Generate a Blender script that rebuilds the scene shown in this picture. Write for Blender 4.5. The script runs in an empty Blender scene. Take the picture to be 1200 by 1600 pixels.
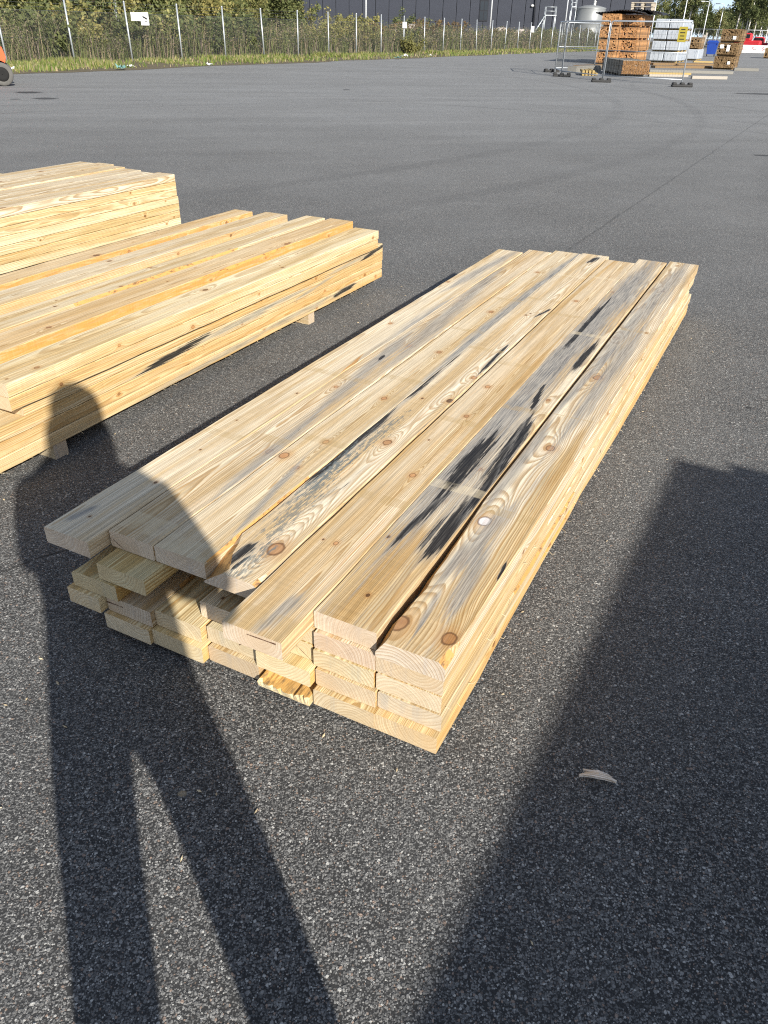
import bpy, bmesh, math, random
from mathutils import Vector, Matrix, Quaternion
random.seed(11)
R_ = math.radians
scene = bpy.context.scene
col = scene.collection

# ------------------------------------------------------------------ camera
F_PX, Y_HOR, ROLL, CAM_H = 1180.0, 46.0, R_(1.3), 1.70      # photo is 1200 x 1600 px
_d = (800 - Y_HOR) * math.cos(ROLL)
PITCH = math.atan(_d / F_PX)
_down = Vector((-math.sin(ROLL) * math.cos(PITCH), math.cos(ROLL) * math.cos(PITCH), math.sin(PITCH)))
_fwd = (Vector((0, 0, 1)) - _down * math.sin(PITCH)).normalized()
_up = -_down
_right = _fwd.cross(_up)
CAM2W = Matrix((_right, _fwd, _up))           # camera frame (x right, y down, z forward) -> world
CAM = Vector((0, 0, CAM_H))
cam_d = bpy.data.cameras.new('camera')
cam = bpy.data.objects.new('camera', cam_d)
col.objects.link(cam)
_r, _u, _b = CAM2W.col[0], -CAM2W.col[1], -CAM2W.col[2]
cam.matrix_world = Matrix(((_r[0], _u[0], _b[0], 0), (_r[1], _u[1], _b[1], 0), (_r[2], _u[2], _b[2], CAM_H), (0, 0, 0, 1)))
cam_d.sensor_fit = 'VERTICAL'
cam_d.sensor_height = 36.0
cam_d.sensor_width = 27.0
cam_d.lens = F_PX / 1600.0 * 36.0
cam_d.clip_start = 0.02
cam_d.clip_end = 3000
scene.camera = cam

# ------------------------------------------------------------------ sky, sun, exposure
SUN_EL, SUN_AZ = 27.5, 180.0 - 25.0           # azimuth clockwise from +Y (the way the camera looks)
world = bpy.data.worlds.new('World')
scene.world = world
world.use_nodes = True
wn = world.node_tree
wn.nodes.clear()
sky = wn.nodes.new('ShaderNodeTexSky')
sky.sky_type = 'NISHITA'
sky.sun_disc = False
sky.sun_elevation = R_(SUN_EL)
sky.sun_rotation = R_(SUN_AZ)
sky.air_density, sky.dust_density, sky.ozone_density = 1.0, 0.6, 1.2
bg = wn.nodes.new('ShaderNodeBackground')
bg.inputs['Strength'].default_value = 0.112
wo = wn.nodes.new('ShaderNodeOutputWorld')
_tc = wn.nodes.new('ShaderNodeTexCoord')
_lift = wn.nodes.new('ShaderNodeVectorMath'); _lift.operation = 'ADD'; _lift.inputs[1].default_value = (0, 0, 0.16)
wn.links.new(_tc.outputs['Generated'], _lift.inputs[0]); wn.links.new(_lift.outputs[0], sky.inputs[0])
_hs = wn.nodes.new('ShaderNodeHueSaturation'); _hs.inputs['Saturation'].default_value = 0.66
wn.links.new(sky.outputs[0], _hs.inputs['Color']); wn.links.new(_hs.outputs[0], bg.inputs[0])
wn.links.new(bg.outputs[0], wo.inputs[0])
sun_d = bpy.data.lights.new('sun', 'SUN')
sun_d.energy = 4.8
sun_d.angle = R_(0.55)
sun_d.color = (1.0, 0.945, 0.85)
sun = bpy.data.objects.new('sun', sun_d)
col.objects.link(sun)
LIGHT = Vector((-math.sin(R_(SUN_AZ)) * math.cos(R_(SUN_EL)), -math.cos(R_(SUN_AZ)) * math.cos(R_(SUN_EL)), -math.sin(R_(SUN_EL))))
sun.rotation_euler = LIGHT.to_track_quat('-Z', 'Y').to_euler()
sun.location = (20, -40, 30)
vs = scene.view_settings
vs.view_transform = 'Standard'
vs.look = 'None'
vs.gamma = 1.0
vs.use_curve_mapping = False
vs.exposure = 0.84
scene.cycles.use_denoising = False
scene.cycles.filter_width = 1.15
scene.cycles.max_bounces = 6
scene.cycles.transparent_max_bounces = 16

# ------------------------------------------------------------------ photo pixel -> place (on a given height)
def ray(x, y):
    return (CAM2W @ Vector(((x - 600) / F_PX, (y - 800) / F_PX, 1.0))).normalized()
def ground(x, y, z=0.0):
    v = ray(x, y)
    return CAM + v * ((z - CAM_H) / v.z)
def at_dist(x, y, dist):
    v = ray(x, y)
    h = math.hypot(v.x, v.y)
    return CAM + v * (dist / h)

STACK_AZ = R_(26.5)
U = Vector((math.sin(STACK_AZ), math.cos(STACK_AZ), 0))     # along the planks, away from the camera
VV = Vector((math.cos(STACK_AZ), -math.sin(STACK_AZ), 0))   # across the stack, towards the sunlit side
def vu(v, u, z=0.0):
    return VV * v + U * u + Vector((0, 0, z))
def to_vu(x, y, z):
    g = ground(x, y, z)
    return g.dot(VV), g.dot(U)

# ------------------------------------------------------------------ node helpers
class Sk:
    """a node socket with arithmetic"""
    def __init__(self, t, s): self.t, self.s = t, s
    def _op(self, op, *a, clamp=False):
        n = self.t.nodes.new('ShaderNodeMath'); n.operation = op; n.use_clamp = clamp
        for i, x in enumerate((self,) + a):
            if isinstance(x, Sk): self.t.links.new(x.s, n.inputs[i])
            else: n.inputs[i].default_value = x
        return Sk(self.t, n.outputs[0])
    def __add__(self, o): return self._op('ADD', o)
    __radd__ = __add__
    def __sub__(self, o): return self._op('SUBTRACT', o)
    def __rsub__(self, o): return (self * -1.0) + o
    def __mul__(self, o): return self._op('MULTIPLY', o)
    __rmul__ = __mul__
    def __truediv__(self, o): return self._op('DIVIDE', o)
    def abs(self): return self._op('ABSOLUTE')
    def sqrt(self): return self._op('SQRT')
    def floor(self): return self._op('FLOOR')
    def fract(self): return self._op('FRACT')
    def sin(self): return self._op('SINE')
    def exp(self): return self._op('EXPONENT')
    def pow(self, o): return self._op('POWER', o)
    def max(self, o): return self._op('MAXIMUM', o)
    def min(self, o): return self._op('MINIMUM', o)
    def gt(self, o): return self._op('GREATER_THAN', o)
    def lt(self, o): return self._op('LESS_THAN', o)
    def clamp(self): return self._op('ADD', 0.0, clamp=True)
    def ss(self, a, b):
        n = self.t.nodes.new('ShaderNodeMapRange'); n.interpolation_type = 'SMOOTHSTEP'; n.clamp = True
        self.t.links.new(self.s, n.inputs[0])
        for i, x in ((1, a), (2, b)):
            if isinstance(x, Sk): self.t.links.new(x.s, n.inputs[i])
            else: n.inputs[i].default_value = x
        n.inputs[3].default_value = 0; n.inputs[4].default_value = 1
        return Sk(self.t, n.outputs[0])

class Mat:
    def __init__(self, name):
        self.m = bpy.data.materials.new(name); self.m.use_nodes = True
        self.t = self.m.node_tree; self.t.nodes.clear()
        self.out = self.t.nodes.new('ShaderNodeOutputMaterial')
    def node(self, ty, **kw):
        n = self.t.nodes.new(ty)
        for k, v in kw.items(): setattr(n, k, v)
        return n
    def setin(self, n, k, v):
        if isinstance(v, Sk): self.t.links.new(v.s, n.inputs[k])
        elif v is not None:
            if isinstance(v, tuple) and len(v) == 3 and n.inputs[k].type == 'RGBA': v = v + (1.0,)
            n.inputs[k].default_value = v
    def sock(self, s): return Sk(self.t, s)
    def coord(self, which='Object'):
        return self.sock(self.node('ShaderNodeTexCoord').outputs[which])
    def sep(self, v):
        n = self.node('ShaderNodeSeparateXYZ'); self.setin(n, 0, v)
        return [self.sock(o) for o in n.outputs]
    def vec(self, x, y, z):
        n = self.node('ShaderNodeCombineXYZ')
        for i, a in enumerate((x, y, z)): self.setin(n, i, a)
        return self.sock(n.outputs[0])
    def noise(self, v, scale=1.0, detail=2.0, rough=0.5, dist=0.0, col=False):
        n = self.node('ShaderNodeTexNoise'); self.setin(n, 'Vector', v)
        n.inputs['Scale'].default_value = scale; n.inputs['Detail'].default_value = detail
        n.inputs['Roughness'].default_value = rough; n.inputs['Distortion'].default_value = dist
        return self.sock(n.outputs['Color' if col else 'Fac'])
    def vor(self, v, scale, feature='F1', dims='3D', rnd=1.0):
        n = self.node('ShaderNodeTexVoronoi', feature=feature, voronoi_dimensions=dims)
        self.setin(n, 'Vector', v); n.inputs['Scale'].default_value = scale; n.inputs['Randomness'].default_value = rnd
        return n
    def white(self, v=None, w=None):
        n = self.node('ShaderNodeTexWhiteNoise', noise_dimensions='1D' if v is None else '3D')
        if v is not None: self.setin(n, 'Vector', v)
        if w is not None: self.setin(n, 'W', w)
        return self.sep(self.sock(n.outputs['Color']))
    def attr(self, name, ty='OBJECT'):
        n = self.node('ShaderNodeAttribute', attribute_type=ty, attribute_name=name)
        return self.sock(n.outputs['Fac'])
    def mix(self, a, b, f, blend='MIX'):
        n = self.node('ShaderNodeMix', data_type='RGBA', blend_type=blend, clamp_factor=True)
        self.setin(n, 0, f); self.setin(n, 6, a); self.setin(n, 7, b)
        return self.sock(n.outputs[2])
    def fmix(self, a, b, f):
        n = self.node('ShaderNodeMix', data_type='FLOAT', clamp_factor=True)
        self.setin(n, 0, f); self.setin(n, 2, a); self.setin(n, 3, b)
        return self.sock(n.outputs[0])
    def scale(self, c, k):
        n = self.node('ShaderNodeVectorMath', operation='SCALE'); self.setin(n, 0, c); self.setin(n, 3, k)
        return self.sock(n.outputs[0])
    def bump(self, h, strength=0.5, dist=0.01):
        n = self.node('ShaderNodeBump'); self.setin(n, 'Height', h)
        n.inputs['Strength'].default_value = strength; n.inputs['Distance'].default_value = dist
        return self.sock(n.outputs[0])
    def done(self, color, rough=0.6, normal=None, spec=0.3, metal=0.0, trans=None, alpha=None):
        b = self.node('ShaderNodeBsdfPrincipled')
        self.setin(b, 'Base Color', color); self.setin(b, 'Roughness', rough); self.setin(b, 'Metallic', metal)
        self.setin(b, 'Specular IOR Level', spec)
        if normal is not None: self.setin(b, 'Normal', normal)
        if trans:
            tr = self.node('ShaderNodeBsdfTranslucent'); self.setin(tr, 'Color', color)
            mx = self.node('ShaderNodeMixShader'); mx.inputs[0].default_value = trans
            self.t.links.new(b.outputs[0], mx.inputs[1]); self.t.links.new(tr.outputs[0], mx.inputs[2])
            self.t.links.new(mx.outputs[0], self.out.inputs[0])
        else:
            self.t.links.new(b.outputs[0], self.out.inputs[0])
        return self.m

def plain(name, c, rough=0.6, spec=0.3, metal=0.0, var=0.12, scale=6.0, bump=0.0):
    """a flat colour broken up by dirt and wear"""
    M = Mat(name); p = M.coord()
    n = M.noise(p, scale, 4, 0.6)
    f = (n - 0.5) * (2 * var) + 1.0
    nb = M.bump(M.noise(p, scale * 12, 3), bump, 0.01) if bump else None
    return M.done(M.scale(tuple(c), f), (n * 0.2 + (rough - 0.1)), nb, spec, metal)

# ------------------------------------------------------------------ sawn pine
class Grp(Mat):
    """a node group; ins / outs: name -> 'F', 'V', 'C' or 'S'"""
    TY = {'F': 'NodeSocketFloat', 'V': 'NodeSocketVector', 'C': 'NodeSocketColor', 'S': 'NodeSocketShader'}
    def __init__(self, name, ins, outs, fn):
        self.t = self.tree = bpy.data.node_groups.new(name, 'ShaderNodeTree')
        for k, ty in ins.items(): self.t.interface.new_socket(k, in_out='INPUT', socket_type=self.TY[ty])
        for k, ty in outs.items(): self.t.interface.new_socket(k, in_out='OUTPUT', socket_type=self.TY[ty])
        gi = self.t.nodes.new('NodeGroupInput'); go = self.t.nodes.new('NodeGroupOutput')
        res = fn(self, **{k: Sk(self.t, gi.outputs[k]) for k in ins})
        for k, v in res.items(): self.setin(go, k, v)
        self.outs = list(outs)
    def use(self, M, **kw):
        n = M.node('ShaderNodeGroup'); n.node_tree = self.tree
        for k, v in kw.items(): M.setin(n, k, v)
        return {k: M.sock(n.outputs[k]) for k in self.outs}

def _pre(M):
    """where we are in the plank and which face we are on"""
    x, y, z = M.sep(M.coord('Object'))
    nx, ny, nz = M.sep(M.coord('Normal'))
    seed = M.attr('seed'); so = seed * 9.7
    end = nx.abs().ss(0.55, 0.75); side = ny.abs().ss(0.6, 0.8)
    zc = z - 0.031
    fy = M.fmix(y, zc, side)
    return dict(x=x, y=y, z=z, zc=zc, fy=fy, seed=seed, so=so, end=end, side=side, top=(1.0 - side) * (1.0 - end),
                wob=M.noise(M.vec(x * 30 + so, y * 30, z * 30), 1.0, 2, 0.6),
                ragged=M.noise(M.vec(x * 2.4 + so, fy * 85.0, 8.0), 1.0, 5, 0.68),
                streak=M.noise(M.vec(x * 5.0 + so, fy * 190.0, 2.0), 1.0, 4, 0.72),
                speck=M.noise(M.vec(x * 22.0 + so, fy * 95.0, 4.0), 1.0, 4, 0.78))
PRE_O = {k: 'F' for k in 'x y z zc fy seed so end side top wob ragged streak speck'.split()}
G_PRE = Grp('plank_place', {}, PRE_O, _pre)
def _knot(M, x, co, kx, ky, rad, rot, on, wob, B, K, R, H, D):
    dx, dy = x - kx, co - ky
    d = (dx * dx * 0.55 + dy * dy).sqrt() / rad
    dn = d * ((wob - 0.5) * 0.45 + 1.0)
    g = ((dx * dx * 0.14 + dy * dy) / (rad * rad * 6.0) * -1.0).exp() * rad * 1.1 * on
    m = (1.0 - dn.ss(0.85, 1.08)) * on
    rg = (1.0 - (dn - 0.92).abs().ss(0.05, 0.22)) * on
    hl = (1.0 - d.ss(1.0, 2.8)) * on
    return dict(B=B + g, K=K.max(m), R=R.max(rg), H=H.max(hl), D=D + m * rot)
KN = ('B', 'K', 'R', 'H', 'D')
G_KNOT = Grp('plank_knot', {k: 'F' for k in 'x co kx ky rad rot on wob B K R H D'.split()}, {k: 'F' for k in KN}, _knot)
def _base(M, x, y, z, zc, fy, seed, so, end, side, top, wob, streak, B, K, R, H, D, generic, ring):
    r1, r2, r3 = M.white(w=seed * 13.17 + 0.37)
    q1, q2, q3 = M.white(w=seed * 7.31 + 4.4)
    acc = dict(B=B, K=K, R=R, H=H, D=D)
    for per, off, rmax, prob in ((0.62, 0.0, 0.016, 0.7), (0.41, 0.23, 0.008, 0.45)):
        cell = (x / per + seed * 3.3 + off).floor()
        a, b, c = M.white(M.vec(cell, seed * 5.1 + off, 0.5))
        kx = (cell + 0.25 + a * 0.5 - seed * 3.3 - off) * per
        acc = G_KNOT.use(M, x=x, co=y, kx=kx, ky=(b - 0.5) * 0.17, rad=(c * c * (0.9 / prob / prob) + 0.28) * rmax, rot=(a * 3.7).fract(), on=c.lt(prob) * top * generic, wob=wob, **acc)
    per = 0.85
    cell = (x / per + seed * 1.9).floor()
    a, b, c = M.white(M.vec(cell, seed * 2.7, 9.5))
    acc = G_KNOT.use(M, x=x, co=zc, kx=(cell + 0.25 + a * 0.5 - seed * 1.9) * per, ky=(b - 0.5) * 0.035, rad=(c * 0.7 + 0.5) * 0.011, rot=(a * 5.3).fract() * 0.8, on=c.lt(0.55) * side * (1.0 - end), wob=wob, **acc)
    # growth rings round a wandering pith
    warp = M.noise(M.vec(x * 0.9 + so, y * 5.0, z * 5.0), 1.0, 2, 0.5) - 0.5
    warp2 = M.noise(M.vec(x * 7.0 + so, y * 30.0, z * 30.0), 1.0, 2, 0.5) - 0.5
    ey, ez = y - (r1 - 0.5) * 0.15, z - ((r2 - 0.5) * 0.22 + 0.03)
    rr = (ey * ey + ez * ez + 0.00002).sqrt() + warp * 0.045 + warp2 * 0.0035 + x * (r3 - 0.5) * 0.014 - acc['B']
    t = (rr / ring + M.noise(M.vec(rr * 60, so, 0.0), 1.0, 1) * 2.5).fract()
    late = t.ss(0.20, 0.86) * (1.0 - t.ss(0.90, 1.0))
    # tones
    fib = M.noise(M.vec(x * 5.0 + so, y * 420.0, z * 420.0), 1.0, 3, 0.7)
    fib2 = M.noise(M.vec(x * 1.6 + so, y * 110.0, z * 110.0), 1.0, 4, 0.65)
    broad = M.noise(M.vec(x * 0.7 + so, y * 14.0, z * 14.0), 1.0, 4, 0.62)
    heart = rr.ss(0.085, 0.02)
    early = M.mix((0.71, 0.62, 0.445), (0.53, 0.385, 0.195), broad.ss(0.40, 0.64) * 0.9)
    early = M.mix(early, (0.575, 0.42, 0.215), heart * 0.35)
    latec = M.mix((0.41, 0.265, 0.11), (0.30, 0.17, 0.06), fib2)
    c = M.mix(early, latec, late * M.fmix(0.6, 0.85, fib2) * (q1 * 0.45 + 0.72))
    c = M.scale(c, (fib - 0.5) * 0.85 + (fib2 - 0.5) * 1.35 + 1.0)
    # thin brown and pale streaks along the grain
    c = M.mix(c, (0.30, 0.19, 0.08), streak.ss(0.59, 0.68) * 0.55)
    c = M.mix(c, (0.80, 0.72, 0.54), (1.0 - streak.ss(0.34, 0.44)) * 0.30)
    pit = M.noise(M.vec(x * 1.3 + so * 2, fy * 60.0, 3.0), 1.0, 3, 0.6).ss(0.64, 0.74)
    c = M.mix(c, (0.50, 0.27, 0.09), pit * 0.5)
    saw = M.noise(M.vec(x * 95.0, so, fy * 4.0), 1.0, 1, 0.5)
    sawm = M.noise(M.vec(x * 1.1 + so, fy * 10.0, 1.0), 1.0, 2).ss(0.45, 0.65)
    c = M.scale(c, (saw - 0.5) * 0.26 * sawm + 1.0)
    orf = side * M.attr('side_orange') * (streak * 0.9 + 0.5).clamp() * (M.noise(M.vec(x * 9.0 + so, z * 60.0, 1.0), 1.0, 4, 0.7).ss(0.3, 0.6) * 0.75 + 0.25)
    c = M.mix(c, M.mix((0.56, 0.25, 0.045), (0.62, 0.385, 0.13), saw), orf)
    c = M.scale(c, 1.0 - side * 0.10)  # side faces toned down in colour against the stronger sun on them
    c = M.mix(c, (0.44, 0.235, 0.085), acc['H'] * 0.45 * (1.0 - acc['K']))
    kc = M.mix((0.36, 0.16, 0.06), (0.58, 0.33, 0.15), wob)
    kc = M.mix(kc, (0.045, 0.022, 0.013), acc['D'].clamp() * 0.85)
    kc = M.mix(kc, (0.80, 0.76, 0.72), (acc['D'] * -1.5).clamp())
    c = M.mix(c, kc, acc['K'] * 0.92)
    c = M.mix(c, (0.09, 0.04, 0.016), acc['R'] * 0.65)
    # patches of blue stain
    stain = M.attr('stain')
    sn = M.noise(M.vec(x * 0.55 + so * 3, fy * 16.0, 6.0), 1.0, 4, 0.6)
    lim = 0.78 - stain * 0.5
    gm = (sn + (streak - 0.5) * 0.55).ss(lim, lim + 0.22) * stain.gt(0.01)
    grey = M.mix((0.115, 0.118, 0.118), (0.43, 0.395, 0.325), streak.ss(0.34, 0.66))
    c = M.mix(c, grey, gm * (1.0 - acc['K'] * 0.8) * 0.72)
    # sawn ends
    scr = M.noise(M.vec(x * 5.0, (y * 0.8 + z) * 170.0, so), 1.0, 4, 0.7)
    t2 = (rr / 0.0105 + M.noise(M.vec(rr * 60, so, 0.0), 1.0, 1) * 1.5).fract()
    late2 = t2.ss(0.15, 0.8) * (1.0 - t2.ss(0.86, 1.0))
    etone = M.noise(M.vec(so * 3.1, so, y * 9.0), 1.0, 2)
    ec = M.mix((0.60, 0.515, 0.395), (0.40, 0.295, 0.185), late2 * (q2 * 0.3 + 0.42))
    ec = M.mix(ec, (0.50, 0.375, 0.25), etone.ss(0.35, 0.7) * 0.6)
    ec = M.scale(ec, (scr - 0.5) * 0.55 + (broad - 0.5) * 0.35 + 1.0)
    ec = M.mix(ec, (0.36, 0.35, 0.335), (sn + 0.12).ss(0.66, 0.85) * 0.5)
    ec = M.mix(ec, (0.52, 0.40, 0.26), heart * 0.5)
    crk = (ey * (q3 * 2 - 1.0) + ez * (1.2 - q3)).abs()
    ec = M.mix(ec, (0.10, 0.05, 0.03), (1.0 - (crk + (wob - 0.5) * 0.004).ss(0.0005, 0.0022)) * rr.lt(0.045) * q1.gt(0.55))
    return dict(c=c, ec=ec, grey=grey, h=fib * 0.5 + late * 0.3 + saw * sawm * 0.5 + end * scr * 0.6)
G_BASE = Grp('plank_wood', {k: 'F' for k in 'x y z zc fy seed so end side top wob streak B K R H D generic ring'.split()}, dict(c='C', ec='C', grey='C', h='F'), _base)
def _stroke(kind):
    def fn(M, c, grey, x, co, fm, ragged, streak, speck, x0, y0, il, dy, w):
        tt = (x - x0) * il
        yc = tt * dy + y0
        msk = (1.0 - ((co - yc).abs() / w)) + tt.ss(-0.3, 0.25) * (1.0 - tt.ss(0.75, 1.3)) - 1.0
        if kind == 'black':
            m = (msk + (ragged - 0.5) * 3.0 + (speck - 0.5) * 0.5).ss(0.24, 0.50)
            hz = (msk + (ragged - 0.5) * 2.4).ss(-0.25, 0.5)
            c = M.mix(c, grey, hz * fm * 0.62)
            r = M.mix(c, M.mix((0.011, 0.011, 0.012), (0.085, 0.08, 0.07), streak.ss(0.46, 0.74)), m * fm * 0.96)
        elif kind == 'grey':
            m = (msk * 0.9 + (ragged - 0.5) * 2.2 + (streak - 0.5) * 1.0).ss(-0.15, 0.75)
            r = M.mix(c, grey, m * fm * 0.8)
        elif kind == 'mould':
            m = (msk * 1.0 + (speck - 0.5) * 3.4 + (ragged - 0.5) * 1.6).ss(0.62, 1.05)
            r = M.mix(c, (0.13, 0.15, 0.145), m * fm * 0.75)
        elif kind == 'orange':
            r = M.mix(c, M.mix(c, (0.92, 0.62, 0.34), 1.0, 'MULTIPLY'), (msk + (ragged - 0.5) * 1.6).ss(0.1, 0.5) * fm)
        elif kind == 'tan':
            r = M.mix(c, M.mix(c, (0.86, 0.76, 0.58), 1.0, 'MULTIPLY'), (msk + (ragged - 0.5) * 1.3).ss(0.0, 0.4) * fm)
        else:
            r = M.mix(c, M.mix(c, (1.12, 1.14, 1.2), 1.0, 'MULTIPLY'), (msk + (ragged - 0.5) * 1.0).ss(0.0, 0.4) * fm)
        return dict(c=r)
    return Grp('plank_stain_' + kind, dict(c='C', grey='C', x='F', co='F', fm='F', ragged='F', streak='F', speck='F', x0='F', y0='F', il='F', dy='F', w='F'), dict(c='C'), fn)
G_STROKE = {k: _stroke(k) for k in ('black', 'grey', 'mould', 'orange', 'tan', 'pale')}
def _band(M, c, x, y, so, top, bx, bw, dk):
    bn = M.noise(M.vec(x * 12.0 + so, y * 22.0, 2.0), 1.0, 3, 0.6)
    m = (1.0 - ((x - bx).abs() / (bw * 0.5)).ss(0.8, 1.05)) * bn.ss(0.30, 0.62) * top
    return dict(c=M.mix(c, M.mix((0.68, 0.58, 0.38), (0.40, 0.28, 0.12), dk), m * 0.42))
G_BAND = Grp('plank_sticker_mark', dict(c='C', x='F', y='F', so='F', top='F', bx='F', bw='F', dk='F'), dict(c='C'), _band)
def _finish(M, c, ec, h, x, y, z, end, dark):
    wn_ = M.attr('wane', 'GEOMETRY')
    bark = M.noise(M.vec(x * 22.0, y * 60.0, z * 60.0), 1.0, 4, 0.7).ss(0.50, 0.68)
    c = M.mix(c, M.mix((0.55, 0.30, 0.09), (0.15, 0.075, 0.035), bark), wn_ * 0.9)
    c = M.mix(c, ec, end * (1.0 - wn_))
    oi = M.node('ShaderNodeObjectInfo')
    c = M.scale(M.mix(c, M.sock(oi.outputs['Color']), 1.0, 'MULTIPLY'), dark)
    b = M.node('ShaderNodeBsdfPrincipled')
    M.setin(b, 'Base Color', c); b.inputs['Roughness'].default_value = 0.68; b.inputs['Specular IOR Level'].default_value = 0.22
    M.setin(b, 'Normal', M.bump(h, 0.4, 0.0014))
    return dict(shader=M.sock(b.outputs[0]))
G_FIN = Grp('plank_finish', dict(c='C', ec='C', h='F', x='F', y='F', z='F', end='F', dark='F'), dict(shader='S'), _finish)

def wood(name, knots=(), strokes=(), bands=(), generic=True, dark=1.0, ring=0.0046):
    """solid pine: rings round a pith along local x; knots, stain strokes and sticker marks per plank.
    knots: (x, y, radius, kind) on the wide face; strokes: (x0, y0, x1, y1, width, kind, face); bands: (x, width, kind)"""
    M = Mat(name)
    P = G_PRE.use(M)
    acc = {k: 0.0 for k in KN}
    for (kx, ky, rad, kind) in knots:
        acc = G_KNOT.use(M, x=P['x'], co=P['y'], kx=kx, ky=ky, rad=rad, rot={'o': 0.25, 'p': 0.0, 'd': 1.0, 'w': -0.6}[kind], on=P['top'], wob=P['wob'], **acc)
    W = G_BASE.use(M, generic=1.0 if generic else 0.0, ring=ring, **{k: P[k] for k in 'x y z zc fy seed so end side top wob streak'.split()}, **acc)
    c = W['c']
    for (x0, y0, x1, y1, w, kind, face) in strokes:
        c = G_STROKE[kind].use(M, c=c, grey=W['grey'], x=P['x'], co=P['y'] if face == 'top' else P['zc'], fm=P['top'] if face == 'top' else P['side'],
                               ragged=P['ragged'], streak=P['streak'], speck=P['speck'], x0=x0, y0=y0, il=1.0 / (x1 - x0), dy=y1 - y0, w=w)['c']
    for (bx, bw, kind) in bands:
        c = G_BAND.use(M, c=c, x=P['x'], y=P['y'], so=P['so'], top=P['top'], bx=bx, bw=bw, dk=1.0 if kind == 'dark' else 0.0)['c']
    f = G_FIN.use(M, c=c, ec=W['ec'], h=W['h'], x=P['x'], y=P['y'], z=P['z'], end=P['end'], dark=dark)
    M.t.links.new(f['shader'].s, M.out.inputs[0])
    return M.m

# ------------------------------------------------------------------ mesh helpers
def obj(name, me, mat=None, parent=None, loc=None, rotz=0.0):
    o = bpy.data.objects.new(name, me)
    col.objects.link(o)
    if mat is not None and me is not None:
        for m in (mat if isinstance(mat, (list, tuple)) else [mat]):
            if len(me.materials) < (len(mat) if isinstance(mat, (list, tuple)) else 1): me.materials.append(m)
    if parent is not None: o.parent = parent
    if loc is not None: o.location = loc
    if rotz: o.rotation_euler = (0, 0, rotz)
    return o
def tag(o, label=None, cat=None, group=None, kind=None):
    if label: o['label'] = label
    if cat: o['category'] = cat
    if group: o['group'] = group
    if kind: o['kind'] = kind
    return o
def empty(name, loc, rotz=0.0):
    o = bpy.data.objects.new(name, None)
    col.objects.link(o); o.location = loc; o.rotation_euler = (0, 0, rotz); o.empty_display_size = 0.2
    return o
def copy_tree(o, parent=None):
    c = o.copy(); col.objects.link(c); c.parent = parent
    for ch in list(o.children): copy_tree(ch, c)
    return c

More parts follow.
